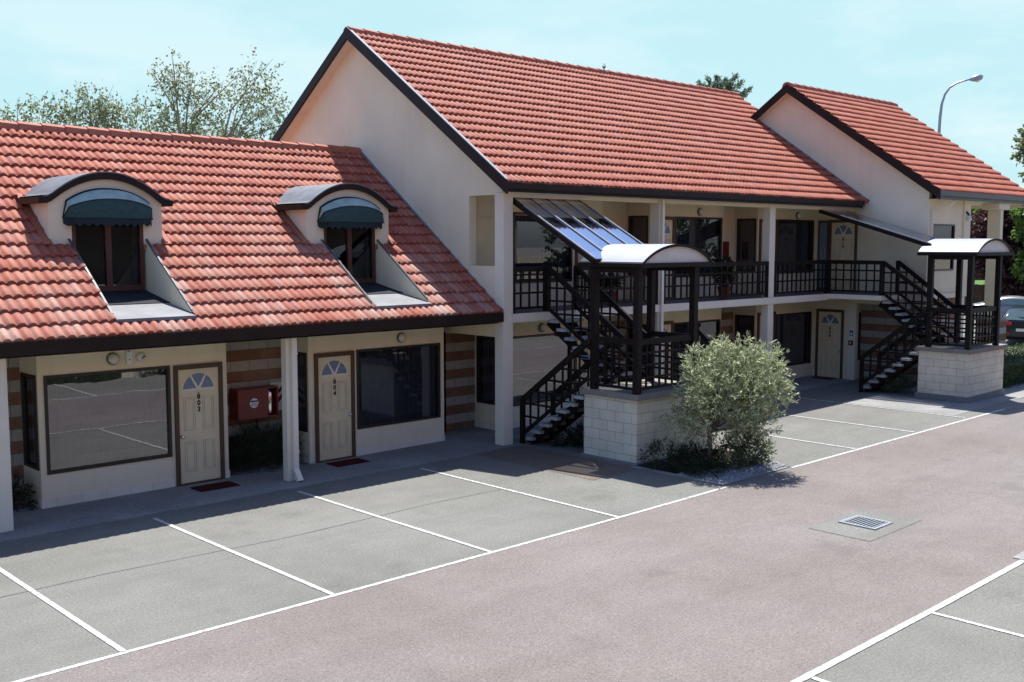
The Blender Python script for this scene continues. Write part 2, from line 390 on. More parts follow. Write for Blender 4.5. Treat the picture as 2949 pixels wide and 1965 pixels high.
# ------------------------------------------------------------------ building helpers
def window(parent,loc,w,h,rz=0,gl='glass',cur='curtain',mull=0,name='window',folds=.11,side=False):
    b=MB(); fw=.05
    b.box(0,fw,-.025,.07,0,h); b.box(w-fw,w,-.025,.07,0,h); b.box(fw,w-fw,-.025,.07,0,fw); b.box(fw,w-fw,-.025,.07,h-fw,h)
    for k in range(mull): u=w*(k+1)/(mull+1); b.box(u-.025,u+.025,-.02,.06,fw,h-fw)
    f=b.build(name,'frame',parent,bevel=.004); put(f,loc,rz)
    b=MB(); b.quad((fw,.02,fw),(w-fw,.02,fw),(w-fw,.02,h-fw),(fw,.02,h-fw)); b.build('pane',gl,f,recalc=False)
    b=MB(); n=max(8,int((w-.1)/.018)); prev=None
    for i in range(n+1):
        u=.04+(w-.08)*i/n; d=.14+.032*math.sin(u*2*math.pi/folds+.6*math.sin(u*9))
        if prev: b.quad((prev[0],prev[1],.02),(u,d,.02),(u,d,h-.02),(prev[0],prev[1],h-.02),0)
        prev=(u,d)
    b.quad((0,.3,0),(w,.3,0),(w,.3,h),(0,.3,h),1); b.quad((0,.07,0),(0,.3,0),(0,.3,h),(0,.07,h),1); b.quad((w,.07,0),(w,.3,0),(w,.3,h),(w,.07,h),1)
    b.quad((0,.07,0),(w,.07,0),(w,.3,0),(0,.3,0),1); b.quad((0,.07,h),(w,.07,h),(w,.3,h),(0,.3,h),1)
    b.build('curtain',[cur,'room'],f,recalc=False)
    return f
def make_door(parent,loc,rz,num,handle='L',frame='doorframe',label=None,sill=True):
    """local: u 0..0.9, outer frame; wall plane at y=0, faces -y"""
    b=MB(); H=2.03
    b.box(.07,.83,-.012,.0,.03,H)
    d=b.build('door','door',parent); put(d,loc,rz)
    if label: d['label']=label
    b=MB(); b.box(0,.07,-.05,.0,0,H+.08); b.box(.83,.90,-.05,.0,0,H+.08); b.box(.07,.83,-.05,0,H,H+.08)
    b.box(.07,.83,-.055,-.013,0,.05)
    b.build('door_frame',frame,d,bevel=.004)
    b=MB()
    for (u0,u1,z0,z1) in ((.165,.385,.96,1.545),(.515,.735,.96,1.545),(.165,.385,.24,.77),(.515,.735,.24,.77)):
        for k,t in ((0,.014),(.038,.010)):
            a0,a1,c0,c1=u0+k,u1-k,z0+k,z1-k
            b.box(a0,a0+t,-.018,-.0125,c0,c1); b.box(a1-t,a1,-.018,-.0125,c0,c1); b.box(a0+t,a1-t,-.018,-.0125,c0,c0+t); b.box(a0+t,a1-t,-.018,-.0125,c1-t,c1)
    b.build('panel_moulding','groove',d)
    b=MB(); tr=MB(); r=.285; cx,cz=.45,1.665
    for a0,a1 in ((4,58),(64,116),(122,176)):
        pts=[]
        for k in range(9):
            a=R(a0+(a1-a0)*k/8); pts.append((cx+r*math.cos(a),cz+r*math.sin(a)))
        mid=R((a0+a1)/2); pts.append((cx+.05*math.cos(mid),cz+.05*math.sin(mid)+.0))
        b.prism(pts,'y',-.016,-.0125)
    b.build('fanlight','glass_fan',d)
    tr.prism([(cx+(r+.02)*math.cos(R(k*10)),cz+(r+.02)*math.sin(R(k*10))-.012) for k in range(19)],'y',-.0135,-.0122)
    tr.build('fanlight_trim','trim',d)
    u=.12 if handle=='L' else .78
    b=MB(); b.lathe([(.028,-.013),(.028,-.018),(.012,-.02),(.012,-.045),(.026,-.05),(.03,-.065),(.022,-.078),(.004,-.08)],(u,0,.87),'y',14)
    b.build('handle','chrome',d,smooth=True)
    b=MB(); b.lathe([(.011,-.013),(.011,-.018)],(.45,0,1.605),'y',10); b.build('peephole','black',d)
    if num:
        t=text_mesh('\n'.join(num),.118,'black','number',d,.003,.93,.0045); t.location=(.45,-.016,1.425)
    return d
def wall_grid(b,axis,c,u0,u1,z0,z1,holes,depth=.12,mi=0,sgn=1):
    """flat wall on plane axis=c ('y' faces -y: u=x ; 'x' faces -x: u=y); holes (ua,ub,za,zb) with reveals going back"""
    us=sorted({u0,u1}|{h[0] for h in holes}|{h[1] for h in holes}); zs=sorted({z0,z1}|{h[2] for h in holes}|{h[3] for h in holes})
    P=(lambda u,z,d=0:(u,c+d*sgn,z)) if axis=='y' else (lambda u,z,d=0:(c+d*sgn,u,z))
    for a,e in zip(us,us[1:]):
        for f,g_ in zip(zs,zs[1:]):
            m_=((a+e)/2,(f+g_)/2)
            if any(h[0]<m_[0]<h[1] and h[2]<m_[1]<h[3] for h in holes): continue
            b.quad(P(a,f),P(e,f),P(e,g_),P(a,g_),mi)
    for h in holes:
        a,e,f,g_=h
        b.quad(P(a,f),P(a,f,depth),P(a,g_,depth),P(a,g_),mi); b.quad(P(e,f),P(e,f,depth),P(e,g_,depth),P(e,g_),mi)
        b.quad(P(a,f),P(e,f),P(e,f,depth),P(a,f,depth),mi); b.quad(P(a,g_),P(e,g_),P(e,g_,depth),P(a,g_,depth),mi)
ROLL=.15
def tile_roof(name,parent,m,x0,x1,ye,ze,yr,zr,gauge=.345,cut=None,spr=8):
    L=math.hypot(yr-ye,zr-ze); dy,dz=(yr-ye)/L,(zr-ze)/L; ny,nz=-dz,dy
    nc=max(1,round(L/gauge)); g_=L/nc
    xs=[]; k=0
    nx=int(round((x1-x0)/ROLL*spr)); xs=[x0+(x1-x0)*i/nx for i in range(nx+1)]
    prof=[]
    for x in xs:
        t=(x/ROLL)%1.0; prof.append(.054*max(0,(math.sin(math.pi*t)-.12)/.88)**.72)
    V=[];F=[];UV=[]
    rnd=random.Random(3)
    tj={}
    for c in range(nc):
        s0,s1=c*g_-.02,(c+1)*g_
        base=len(V)
        for row,(s,hh,pf) in enumerate(((s0,-.024,0),(s0-.003,.029,1),(s0+.008,.034,1),(s0+(s1-s0)*.5,.018,.84),(s1,.003,.56))):
            for i,x in enumerate(xs):
                ti=(c,int(x//(ROLL*2)))
                if ti not in tj: tj[ti]=(rnd.uniform(-.003,.003),rnd.uniform(-.006,.006))
                j=tj[ti]
                ss=s+(j[1] if row<3 else 0)
                h=hh+prof[i]*pf+j[0]
                V.append((x,ye+dy*ss+ny*h,ze+dz*ss+nz*h))
        n=len(xs)
        for row in range(4):
            for i in range(n-1):
                xm=(xs[i]+xs[i+1])/2; sm=(s0+.02+s1)/2; ym=ye+dy*sm; 
                if cut and cut(xm,ym): continue
                a=base+row*n+i
                F.append((a,a+1,a+n+1,a+n))
                uu=math.floor(xm/ROLL+.001)+.5; vv=c+.5
                UV+= [uu,vv]*4
    me=bpy.data.meshes.new(name); me.from_pydata(V,[],F); me.materials.append(M[m])
    uv=me.uv_layers.new(name='UVMap'); uv.data.foreach_set('uv',UV)
    me.polygons.foreach_set('use_smooth',[True]*len(F))
    me.set_sharp_from_angle(angle=R(50))
    o=bpy.data.objects.new(name,me); COL.objects.link(o); o.parent=parent
    return o
def ridge(name,parent,m,x0,x1,y,z,step=.42):
    b=MB(); n=int((x1-x0)/step)
    for i in range(n):
        a=x0+(x1-x0)*i/n; c=x0+(x1-x0)*(i+1)/n+.03
        A=[(-.17,-.10),(-.13,.02),(-.05,.065),(.05,.065),(.13,.02),(.17,-.10)]
        up=.022
        p=[(a,y+u,z+w+up) for u,w in A]; q=[(c,y+u*.93,z+w) for u,w in A]
        for k in range(5): b.quad(p[k],p[k+1],q[k+1],q[k])
        b.poly(p)
    o=b.build(name,m,parent,recalc=False)
    return o
def rake(b,x0,x1,pts,depth,mi=0):
    """board following list of (y,z) top points, between x0 and x1"""
    for (y0,z0),(y1,z1) in zip(pts,pts[1:]):
        b.hexa([(x0,y0,z0-depth),(x1,y0,z0-depth),(x1,y1,z1-depth),(x0,y1,z1-depth),(x0,y0,z0),(x1,y0,z0),(x1,y1,z1),(x0,y1,z1)],mi)
YW=16.93; YB=17.7
def unit(parent,x0,x1,z0,z1,win,door,back,plinth=True,sidewin=True,gl='glass',cur='curtain',num=None,handle='L',zd=0,label=None,swl=True,doorlab=None):
    """front wall of one room with window and door, its left return with the tall side window"""
    b=MB(); holes=[]
    wz0,wz1=z0+.55-zd,z0+2.12-zd
    holes=[(win[0],win[1],wz0,wz1)]
    wall_grid(b,'y',YW,x0,x1,z0-.05,z1,holes)
    sh=[(16.98,17.62,z0+.62-zd,z0+2.13-zd)] if sidewin else []
    wall_grid(b,'x',x0,YW,back,z0-.05,z1,sh)
    wall_grid(b,'x',x1,YW,back,z0-.05,z1,[],sgn=-1)
    w=b.build('wall','wall',parent,recalc=False)
    window(parent,(win[0],YW,wz0),win[1]-win[0],wz1-wz0,0,gl,cur)
    if sidewin: window(parent,(x0,17.62,wz0+.07),.64,1.51,R(-90),'glass','curtain',name='side_window')
    if door is not None: make_door(parent,(door,YW,z0+.0),0,num,handle,label=doorlab)
    if plinth:
        b=MB()
        dx=[x0-.012,x1+.012]
        if door is not None:
            segs=[(dx[0],door-.005),(door+.905,dx[1])]
        else: segs=[tuple(dx)]
        for a,c in segs:
            if c-a>.02: b.box(a,c,YW-.012,YW+.03,z0-.05,z0+.155)
        b.box(x0-.012,x0+.03,YW+.031,back,z0-.05,z0+.155)
        b.build('plinth','plinth',parent)
# ================================================================== LOW WING
wing=empty('motel_wing',(9,18,0),0,'single storey cream motel wing with red tiled roof and two arched dormers','building')
ox=Matrix.Translation((-9,-18,0))
class Rooted:
    """parent helper: children are built in world coordinates, then offset to the Empty's frame"""
built=[]
def finish(root):
    for ch in root.children:
        ch.location=ch.location-root.location
unit(wing,5.86,9.1,0,2.56,(5.955,8.04),8.1,YB,gl='glass_re',cur='curtain_lt',num='803',handle='L')
unit(wing,10.79,14.1,0,2.56,(11.88,13.99),10.91,YB,num='804',handle='R',gl='glass')
for a,c in ((2.0,5.86),(9.1,10.79),(14.1,15.65)):
    b=MB(); b.quad((a,YB,0),(c,YB,0),(c,YB,2.56),(a,YB,2.56)); b.build('stone_wall','stone',wing,recalc=False)
b=MB(); wall_grid(b,'y',YW,-2,2.0,0,2.56,[]); wall_grid(b,'x',2.0,YW,YB,0,2.56,[],sgn=-1)
b.box(-2,14.6,24.4,24.6,0,2.9); b.box(-2.2,-2,16.9,24.6,0,2.9); b.build('wall','wall',wing)
b=MB(); b.quad((-2,15.74,2.56),(14.6,15.74,2.56),(14.6,YB,2.56),(-2,YB,2.56)); b.build('soffit','soffit',wing,recalc=False)
b=MB(); b.box(-2,14.57,15.585,15.735,2.60,2.79)
b.build('fascia','fascia',wing)
for a,c in ((4.86,5.10),(9.70,9.89)):
    b=MB(); b.box(a,c,15.93,16.09,0,2.56); b.build('column','trim',wing,bevel=.006)
def downpipe(parent,x,y,z0,z1,w=.1,d=.07,kick=.14,m='trim'):
    b=MB(); b.box(x,x+w,y-d,y,z0+.22,z1)
    b.hexa([(x,y-d-kick,z0+.03),(x+w,y-d-kick,z0+.03),(x+w,y-kick,z0),(x,y-kick,z0),(x,y-d,z0+.22),(x+w,y-d,z0+.22),(x+w,y,z0+.22),(x,y,z0+.22)])
    for z in (z0+.5,z1-.3): b.box(x-.012,x+w+.012,y-d-.004,y,z,z+.03)
    return b.build('downpipe',m,parent)
downpipe(wing,9.78,15.925,.02,2.56)
RS=.7095; RE=(15.65,2.795); RR=(20.6,2.795+RS*(20.6-15.65))
def roofz(y): return 2.825+RS*(y-15.65)
DOR=[(6.37,8.30,6.74,7.96),(11.24,13.20,11.62,12.86)]
def cutw(x,y):
    for x0,x1,d0,d1 in DOR:
        if d0-.03<x<d1+.03 and 15.94<y<17.62: return True
        if x0+.02<x<x1-.02 and 17.6<y<18.5: return True
    return False
tile_roof('roof',wing,'tile',-2.07,14.58,RE[0],RE[1],RR[0],RR[1],.345,cutw)
b=MB(); b.quad((-2,RR[0],RR[1]),(14.62,RR[0],RR[1]),(14.62,25.6,2.7),(-2,25.6,2.7)); b.build('rear_roof','tile',wing,recalc=False)
ridge('ridge_cap',wing,'tile',-2,14.62,20.6,RR[1]+.035)
b=MB(); b.beam((14.60,15.72,2.86),(14.60,20.55,6.36),.06,.05); b.build('wall_flashing','steel',wing)
def archz(t,ze,rise):     # t -1..1 : circular arc with short flat tails
    a=abs(t)/.9
    if a>=1: return ze
    r=(1+ (rise)**2)/(2*rise); 
    return ze+math.sqrt(max(0,r*r-a*a))-(r-rise)
def dormer(parent,x0,x1,d0,d1):
    yf=17.60; ze=4.90; cx=(x0+x1)/2; hw=(x1-x0)/2; rise=.42
    AZ=lambda x:ze+.42*max(0.0,1-(abs(x-cx)/hw)**2.0)**.95
    b=MB(); zd=4.78; zs=4.10
    b.quad((x0,yf,zs),(d0,yf,zs),(d0,yf,zd),(x0,yf,zd)); b.quad((d1,yf,zs),(x1,yf,zs),(x1,yf,zd),(d1,yf,zd))
    n=24; xs=[x0+(x1-x0)*i/n for i in range(n+1)]
    for a,c in zip(xs,xs[1:]): b.quad((a,yf,zd),(c,yf,zd),(c,yf,AZ(c)),(a,yf,AZ(a)))
    for x in (x0,x1):
        b.poly([(x,yf,zs-.05),(x,yf,ze),(x,18.75,ze),(x,18.65,ze-.05)])
    for x in (d0,d1): b.quad((x,yf,zs-.6),(x,yf+.12,zs-.6),(x,yf+.12,zd),(x,yf,zd))
    d=b.build('dormer','wall',parent,recalc=False)
    # cheeks and floor of the recess cut into the roof
    yfr,zfr,yb,zb=15.98,3.09,17.66,3.37
    for s,x in ((1,d1+.03),(-1,d0-.03)):
        b=MB(); b.prism([(yfr,zfr-.02),(yb,zb-.02),(yb,roofz(yb)+.02),(yfr,roofz(yfr)+.03)],'x',x,x+.035*s)
        b.build('recess_cheek','wall',d)
        b=MB(); b.beam((x+.02*s,yfr,roofz(yfr)+.05),(x+.02*s,yf,roofz(yf)+.05),.035,.02); b.build('flashing','darkmetal',d)
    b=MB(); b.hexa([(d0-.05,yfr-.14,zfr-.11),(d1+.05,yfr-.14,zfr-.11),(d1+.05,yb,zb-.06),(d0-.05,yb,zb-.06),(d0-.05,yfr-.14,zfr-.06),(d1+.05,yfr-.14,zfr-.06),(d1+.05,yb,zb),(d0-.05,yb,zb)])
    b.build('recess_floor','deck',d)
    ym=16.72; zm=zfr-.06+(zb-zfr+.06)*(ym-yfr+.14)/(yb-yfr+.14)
    b=MB(); b.hexa([(d0-.03,ym,zm),(d1+.03,ym,zm),(d1+.03,yb-.02,zb),(d0-.03,yb-.02,zb),(d0-.03,ym,zm+.012),(d1+.03,ym,zm+.012),(d1+.03,yb-.02,zb+.012),(d0-.03,yb-.02,zb+.012)]); b.build('recess_shade','deckshade',d)  # dark sheet over the rear floor stands in for the dormer's shadow
    for q,xx in (((x0-.02,d0-.0),x0-.05),((d1,x1+.02),x1+.05)):
        b=MB(); b.box(q[0],q[1],yf-.05,yf-.004,zs-.03,zs+.07); b.build('sill_flashing','tile',d)
        b=MB(); b.beam((xx,yf-.1,roofz(yf-.1)+.04),(xx,18.7,roofz(18.7)+.04),.14,.02); b.build('tile_flashing','tile',d)
    # doors
    dw=d1-d0; zb0=3.38; H=zd-zb0
    f=MB(); fw=.065
    f.box(0,fw,-.03,.05,0,H); f.box(dw-fw,dw,-.03,.05,0,H); f.box(dw/2-.05,dw/2+.05,-.025,.05,0,H); f.box(fw,dw-fw,-.03,.05,H-fw,H); f.box(fw,dw-fw,-.03,.05,0,.1)
    fo=f.build('french_door',simple_frame,d,bevel=.004); fo.location=(d0,yf+.03,zb0)
    g=MB(); g.quad((fw,.02,.1),(dw-fw,.02,.1),(dw-fw,.02,H-fw),(fw,.02,H-fw))
    po=g.build('door_pane','glass_clear',d,recalc=False); po.location=(d0,yf+.03,zb0)
    g=MB(); g.quad((0,.3,0),(dw,.3,0),(dw,.3,H),(0,.3,H),0); n=40; pv=None
    for i in range(n+1):
        u=.04+(dw-.08)*i/n; q=(u,.15+.02*math.sin(u*55))
        if pv and (u<.1*dw or u>.9*dw): g.quad((pv[0],pv[1],0),(u,q[1],0),(u,q[1],H),(pv[0],pv[1],H),1)
        pv=q
    for u in (0,dw): g.quad((u,.05,0),(u,.3,0),(u,.3,H),(u,.05,H),0)
    g.quad((0,.05,H),(dw,.05,H),(dw,.3,H),(0,.3,H),0); g.quad((0,.05,0),(dw,.05,0),(dw,.3,0),(0,.3,0),0)
    co=g.build('door_curtain',['room','curtain'],d,recalc=False); co.location=(d0,yf+.03,zb0)
    # barrel roof, eaves, bargeboard
    g=MB(); yo=yf-.07; n=30; w=hw+.10
    X=[cx-w+2*w*i/n for i in range(n+1)]
    def Z(x): 
        t=abs(x-cx)/hw
        return ze+.05+.42*max(0,1-t*t)**.95 if t<1 else ze+.05
    def sm(x): # soften the tails
        return (Z(x-.06)+2*Z(x)+Z(x+.06))/4
    for a,c in zip(X,X[1:]):
        g.quad((a,yo-.03,sm(a)+.012),(c,yo-.03,sm(c)+.012),(c,19.6,sm(c)+.012),(a,19.6,sm(a)+.012)); g.quad((a,yo-.03,sm(a)-.012),(a,yo-.03,sm(a)+.012),(c,yo-.03,sm(c)+.012),(c,yo-.03,sm(c)-.012))
    g.build('dormer_roof','lead',d,recalc=False,smooth=False)
    g=MB()
    for a,c in zip(X,X[1:]):
        g.hexa([(a,yo-.02,sm(a)-.12),(c,yo-.02,sm(c)-.12),(c,yo+.015,sm(c)-.12),(a,yo+.015,sm(a)-.12),(a,yo-.02,sm(a)-.01),(c,yo-.02,sm(c)-.01),(c,yo+.015,sm(c)-.01),(a,yo+.015,sm(a)-.01)])
        g.quad((a,yo+.015,sm(a)-.03),(c,yo+.015,sm(c)-.03),(c,yf,sm(c)-.03),(a,yf,sm(a)-.03))
    g.build('bargeboard','fascia',d)
    for s in (-1,1):
        g=MB(); xx=cx+s*(w+.0); xa,xb=sorted((xx,xx+s*.07)); g.box(xa,xb,yo-.02,18.78,ze-.07,ze+.035); g.build('eave_gutter','fascia',d)
        g=MB(); xa,xb=sorted((cx+s*hw,xx)); g.quad((xa,yo,ze-.055),(xb,yo,ze-.055),(xb,18.75,ze-.055),(xa,18.75,ze-.055)); g.build('eave_soffit','fascia',d,recalc=False)
    # dutch awning
    a0,a1=d0-.14,d1+.15; zb=4.60; h=.50; pr=.31; mx=(a0+a1)/2; aw=(a1-a0)/2
    def rib(th):
        pts=[]
        for i in range(25):
            t=-1+2*i/24; hh=h*(1-.52*abs(t)**2.3) if abs(t)<.985 else 0.0
            k=math.sin(th)*(pr/h) if True else 0
            pts.append((mx+t*aw,yf-.012-hh*k*(1-.0*abs(t)),zb+hh*math.cos(th)))
        return pts
    rs=[rib(R(t)) for t in (0,12,50,72,90)]
    for k,mt in ((0,'awn_dk'),(1,'awn_lt'),(2,'awn'),(3,'awn')):
        pass
    g=MB()
    for k in range(4):
        for p,q,p2,q2 in zip(rs[k],rs[k][1:],rs[k+1],rs[k+1][1:]): g.quad(p,q,q2,p2,(0,1,0,0)[k])
    fr=rs[4]
    nv=64
    A=Vector(fr[0]);
    # scalloped valance along the front edge and both sides
    def valance(P,Q,nn):
        P=Vector(P);Q=Vector(Q)
        for i in range(nn):
            u=P.lerp(Q,i/nn); v=P.lerp(Q,(i+1)/nn)
            za=.085+.045*abs(math.sin(math.pi*i/8)); zc=.085+.045*abs(math.sin(math.pi*(i+1)/8))
            g.quad(tuple(u),tuple(v),(v.x,v.y,v.z-zc),(u.x,u.y,u.z-za),2)
    fr2=fr[::2]
    for p,q in zip(fr2,fr2[1:]):
        valance(p,q,8)
    aw_o=g.build('awning',['awn','awn_lt','awn_dk'],d,recalc=False)
    g=MB()
    for k in (0,1,2,4): g.tube(rs[k],.012,6)
    g.build('awning_frame','awn_dk',d)
    return d
M['rframe']=simple('red_brown_door_frame',(.075,.028,.018),.45,.4,0,.15); simple_frame='rframe'
for dd in DOR: dormer(wing,*dd)
finish(wing)
# ================================================================== TWO-STOREY BLOCK
blk=empty('motel_block',(21,18,0),0,'two storey cream motel block with balcony walkway and long red tiled roof','building')
GX=14.6; SE=.69
def rz2(y): return 5.42+SE*(y-15.3) if y<=20.55 else 5.42+SE*(41.1-15.3-y)
b=MB()
ys=[15.65,15.78,16.68,17.7,20.55,24.4,25.75]
for a,c in zip(ys,ys[1:]):
    zb=2.27 if c<=17.71 else 0
    def strip(za,zc0,zc1): b.hexa([(GX,a,za),(GX+.2,a,za),(GX+.2,c,za),(GX,c,za),(GX,a,zc0),(GX+.2,a,zc0),(GX+.2,c,zc1),(GX,c,zc1)])
    if a==15.78:
        strip(zb,3.72,3.72); strip(5.17,rz2(a)-.10,rz2(c)-.10)
    else: strip(zb,rz2(a)-.10,rz2(c)-.10)
b.build('gable_wall','wall',blk)
for q in ((14.592,14.86,15.62,15.88,0,5.25),(19.59,19.79,15.63,15.9,0,5.195),(24.24,24.5,15.63,15.85,0,5.195)):
    b=MB(); b.box(*q); b.build('column','trim',blk,bevel=.006)
b=MB(); b.box(19.62,19.7,15.55,15.63,.05,5.2); b.build('downpipe','trim',blk)
# units: ground floor and upper floor
for a,c in ((19.05,20.85),(23.97,25.65)):
    b=MB(); b.quad((a,YB,0),(c,YB,0),(c,YB,2.57),(a,YB,2.57)); b.build('stone_wall','stone',blk,recalc=False)
unit(blk,15.65,19.05,.03,2.57,(15.95,17.98),18.08,YB,gl='glass_re',cur='curtain_lt',num='805',zd=.03)
unit(blk,20.85,23.97,.07,2.57,(21.86,23.92),20.92,YB,num='806',handle='R',zd=.07)
unit(blk,25.65,28.7,.1,2.57,(26.66,28.62),25.71,YB,num='807',handle='R',zd=.1)
unit(blk,15.65,19.05,2.75,5.2,(16.1,18.0),18.1,YB,plinth=False,num='816')
unit(blk,20.85,23.97,2.75,5.2,(21.86,23.92),20.92,YB,plinth=False,num='817',handle='R')
unit(blk,25.65,28.7,2.75,5.2,(26.66,28.62),25.71,YB,plinth=False,num='818',handle='R')
b=MB()
for a,c in ((14.8,15.65),(19.05,20.85),(23.97,25.65)): b.quad((a,YB,2.75),(c,YB,2.75),(c,YB,5.2),(a,YB,5.2))
b.quad((14.8,YW-.02,2.75),(15.65,YW-.02,2.75),(15.65,YW-.02,5.2),(14.8,YW-.02,5.2))
b.box(14.8,35.2,25.3,25.5,0,5.4)
b.build('wall','wall',blk,recalc=False)
b=MB(); b.box(14.9,15.52,YW-.045,YW-.022,2.8,4.72); b.box(14.9,15.52,YW-.05,YW-.046,4.72,4.74); b.build('cupboard_door','door',blk)
b=MB(); b.box(14.8,28.7,15.60,YB,2.57,2.748); b.build('floor_slab','trim',blk)
b=MB(); b.quad((14.8,15.6,2.752),(28.7,15.6,2.752),(28.7,YB,2.752),(14.8,YB,2.752)); b.build('balcony_floor','balc',blk,recalc=False)
b=MB(); b.box(14.87,28.7,15.66,15.83,5.12,5.198); b.quad((14.3,15.30,5.2),(14.61,15.30,5.2),(14.61,15.64,5.2),(14.3,15.64,5.2)); b.quad((14.61,15.30,5.2),(28.7,15.30,5.2),(28.7,YB,5.2),(14.61,YB,5.2)); b.build('soffit','soffit',blk)
b=MB(); b.box(14.28,28.45,15.26,15.30,5.20,5.42); b.box(14.28,28.45,15.2,15.26,5.26,5.43); b.build('fascia','fascia',blk)
b=MB(); rake(b,14.26,14.31,[(15.18,5.40),(20.55,5.40+SE*5.37),(25.95,5.40)],.25); b.build('bargeboard','fascia',blk)
b=MB(); rake(b,14.31,14.6,[(15.3,5.33),(20.55,5.33+SE*5.25),(25.8,5.33)],.02); b.build('verge_soffit','trim',blk)
b=MB(); b.beam((14.30,15.2,5.44),(14.30,20.55,5.44+SE*5.35),.07,.02); b.build('verge_flashing','sheet',blk)
tile_roof('roof',blk,'tile_b',14.29,28.72,15.24,5.37,20.55,5.37+SE*5.31,.345)
b=MB(); b.quad((14.29,20.55,9.03),(29.4,20.55,9.03),(29.4,25.95,5.35),(14.29,25.95,5.35)); b.build('rear_roof','tile_b',blk,recalc=False)
# part of the front slope that runs on behind the end gable up to the ridge
tile_roof('upper_roof',blk,'tile_b',28.72,29.7,18.9,5.37+SE*(18.9-15.24),20.55,5.37+SE*5.31,.345)
ridge('ridge_cap',blk,'tile_b',14.29,29.7,20.55,9.055)
b=MB(); b.beam((28.68,15.3,5.47),(28.68,19.0,5.47+SE*3.7),.05,.05); b.build('wall_flashing','steel',blk)
# balcony railing
def rail_panel(b,p,q,z0,top=.96,sp=.235,ends=(1,1),bot=.10,hs=None,step=None):
    p=Vector((p[0],p[1],0)); q=Vector((q[0],q[1],0)); L=(q-p).length; d=(q-p)/L
    P=lambda s,z:tuple(p+d*s+Vector((0,0,z0+z)))
    b.beam(P(0,top-.055),P(L,top-.055),.06,.11)
    hs=hs or (.28,.55)
    for h in hs: b.beam(P(0,top-h),P(L,top-h),.03,.042)
    b.beam(P(0,bot),P(L,bot),.036,.05)
    n=max(1,round(L/sp))
    for i in range(1,n): s=L*i/n; b.beam(P(s,bot+.02),P(s,top-.11),.032,.034,up=(d.y,-d.x,0))
    for e_,s in zip(ends,(0.03,L-.03)):
        if e_: b.beam(P(s,0),P(s,top),.07,.07,up=(d.y,-d.x,0))
def rail_obj(parent,segs,name='railing'):
    b=MB()
    for s in segs: rail_panel(b,*s)
    return b.build(name,'dark',parent)
rail_obj(blk,[((14.87,15.66),(15.86,15.66),2.75)])
rail_obj(blk,[((16.74,15.66),(19.58,15.66),2.75)])
rail_obj(blk,[((19.8,15.66),(24.23,15.66),2.75)])
rail_obj(blk,[((24.51,15.66),(27.25,15.66),2.75)])
finish(blk)
# ================================================================== END BLOCK
end=empty('end_block',(31.5,17,0),0,'cream end block with its own gable and pillared porch, farthest along the row','building')
EX=28.7; yr3=17.85; ye3=13.12; ze3=5.66; sl=.69
def rz3(y): return ze3+sl*(y-ye3) if y<=yr3 else ze3+sl*(2*yr3-ye3-y)
b=MB()
ys=[13.42,15.58,16.95,17.85,19.6,22.1]
for a,c in zip(ys,ys[1:]):
    zb=2.42 if c<15.6 else 0
    b.hexa([(EX,a,zb),(EX+.2,a,zb),(EX+.2,c,zb),(EX,c,zb),(EX,a,rz3(a)-.11),(EX+.2,a,rz3(a)-.11),(EX+.2,c,rz3(c)-.11),(EX,c,rz3(c)-.11)])
b.build('gable_wall','wall',end)
b=MB(); b.quad((29.22,13.5,0),(29.22,15.62,0),(29.22,15.62,2.42),(29.22,13.5,2.42)); b.build('stone_wall','stone',end)
b=MB(); b.quad((29.0,13.46,0),(31.1,13.46,0),(31.1,13.46,2.6),(29.0,13.46,2.6))
b.build('stone_wall','stone',end)
b=MB(); wall_grid(b,'y',15.62,28.7,29.22,0,2.42,[(28.76,29.18,.7,2.13)]); b.quad((28.9,13.42,2.42),(29.22,13.42,2.42),(29.22,15.6,2.42),(28.9,15.6,2.42))
wall_grid(b,'y',13.42,28.9,30.9,2.6,5.41,[(28.98,30.38,3.4,4.72)])
b.quad((28.9,13.42,2.42),(29.0,13.42,2.42),(29.0,13.42,2.6),(28.9,13.42,2.6))
b.box(30.9,31.34,13.37,13.8,2.62,5.41); b.box(31.14,31.34,13.8,22,0,5.41); b.box(31.0,31.34,13.46,13.8,0,2.62)
b.build('wall','wall',end,recalc=False)
window(end,(28.76,15.62,.7),.42,1.43,0,'glass','curtain',name='side_window')
window(end,(28.98,13.42,3.4),1.40,1.32,0,'glass','curtain',name='window')
b=MB(); b.box(28.68,31.1,13.36,13.418,2.62,2.74); b.box(28.68,31.1,13.385,13.418,2.82,2.86); b.build('trim_band','trim',end)
make_door(end,(EX,16.78,.1),R(-90),'808','R')
make_door(end,(EX,16.43,2.76),R(-90),'819','R')
# sidelight beside the upper door
b=MB(); b.box(0,.05,-.04,0,0,2.1); b.box(.3,.37,-.04,0,0,2.1); b.box(.05,.3,-.04,0,2.03,2.1); b.box(.05,.3,-.04,0,0,.1)
s_=put(b.build('sidelight_frame','doorframe',end),(EX,16.8,2.76),R(-90))
b=MB(); b.box(.05,.3,-.015,-.004,.1,2.03); b.build('sidelight_pane','glass_fan',s_)
b=MB(); 
pts=[(.175+.055*math.cos(R(k*20)),0,1.15+.19*math.sin(R(k*20))) for k in range(18)]
b.tube([(p[0],-.018,p[2]) for p in pts]+[(pts[0][0],-.018,pts[0][2])],.008,5); b.build('sidelight_motif','galv',s_)
b=MB(); b.box(28.68,28.86,15.50,15.72,0,2.42); b.build('column','trim',end,bevel=.005)
b=MB(); b.box(33.05,33.27,13.2,13.58,1.84,5.38); b.build('porch_pillar','wall',end)
b=MB(); b.box(34.6,35.0,20.6,21,0,5.3); b.build('porch_pillar','wall',end)
b=MB(); b.box(32.93,33.5,13.06,13.72,0,1.78); b.build('pillar_base','stone',end)
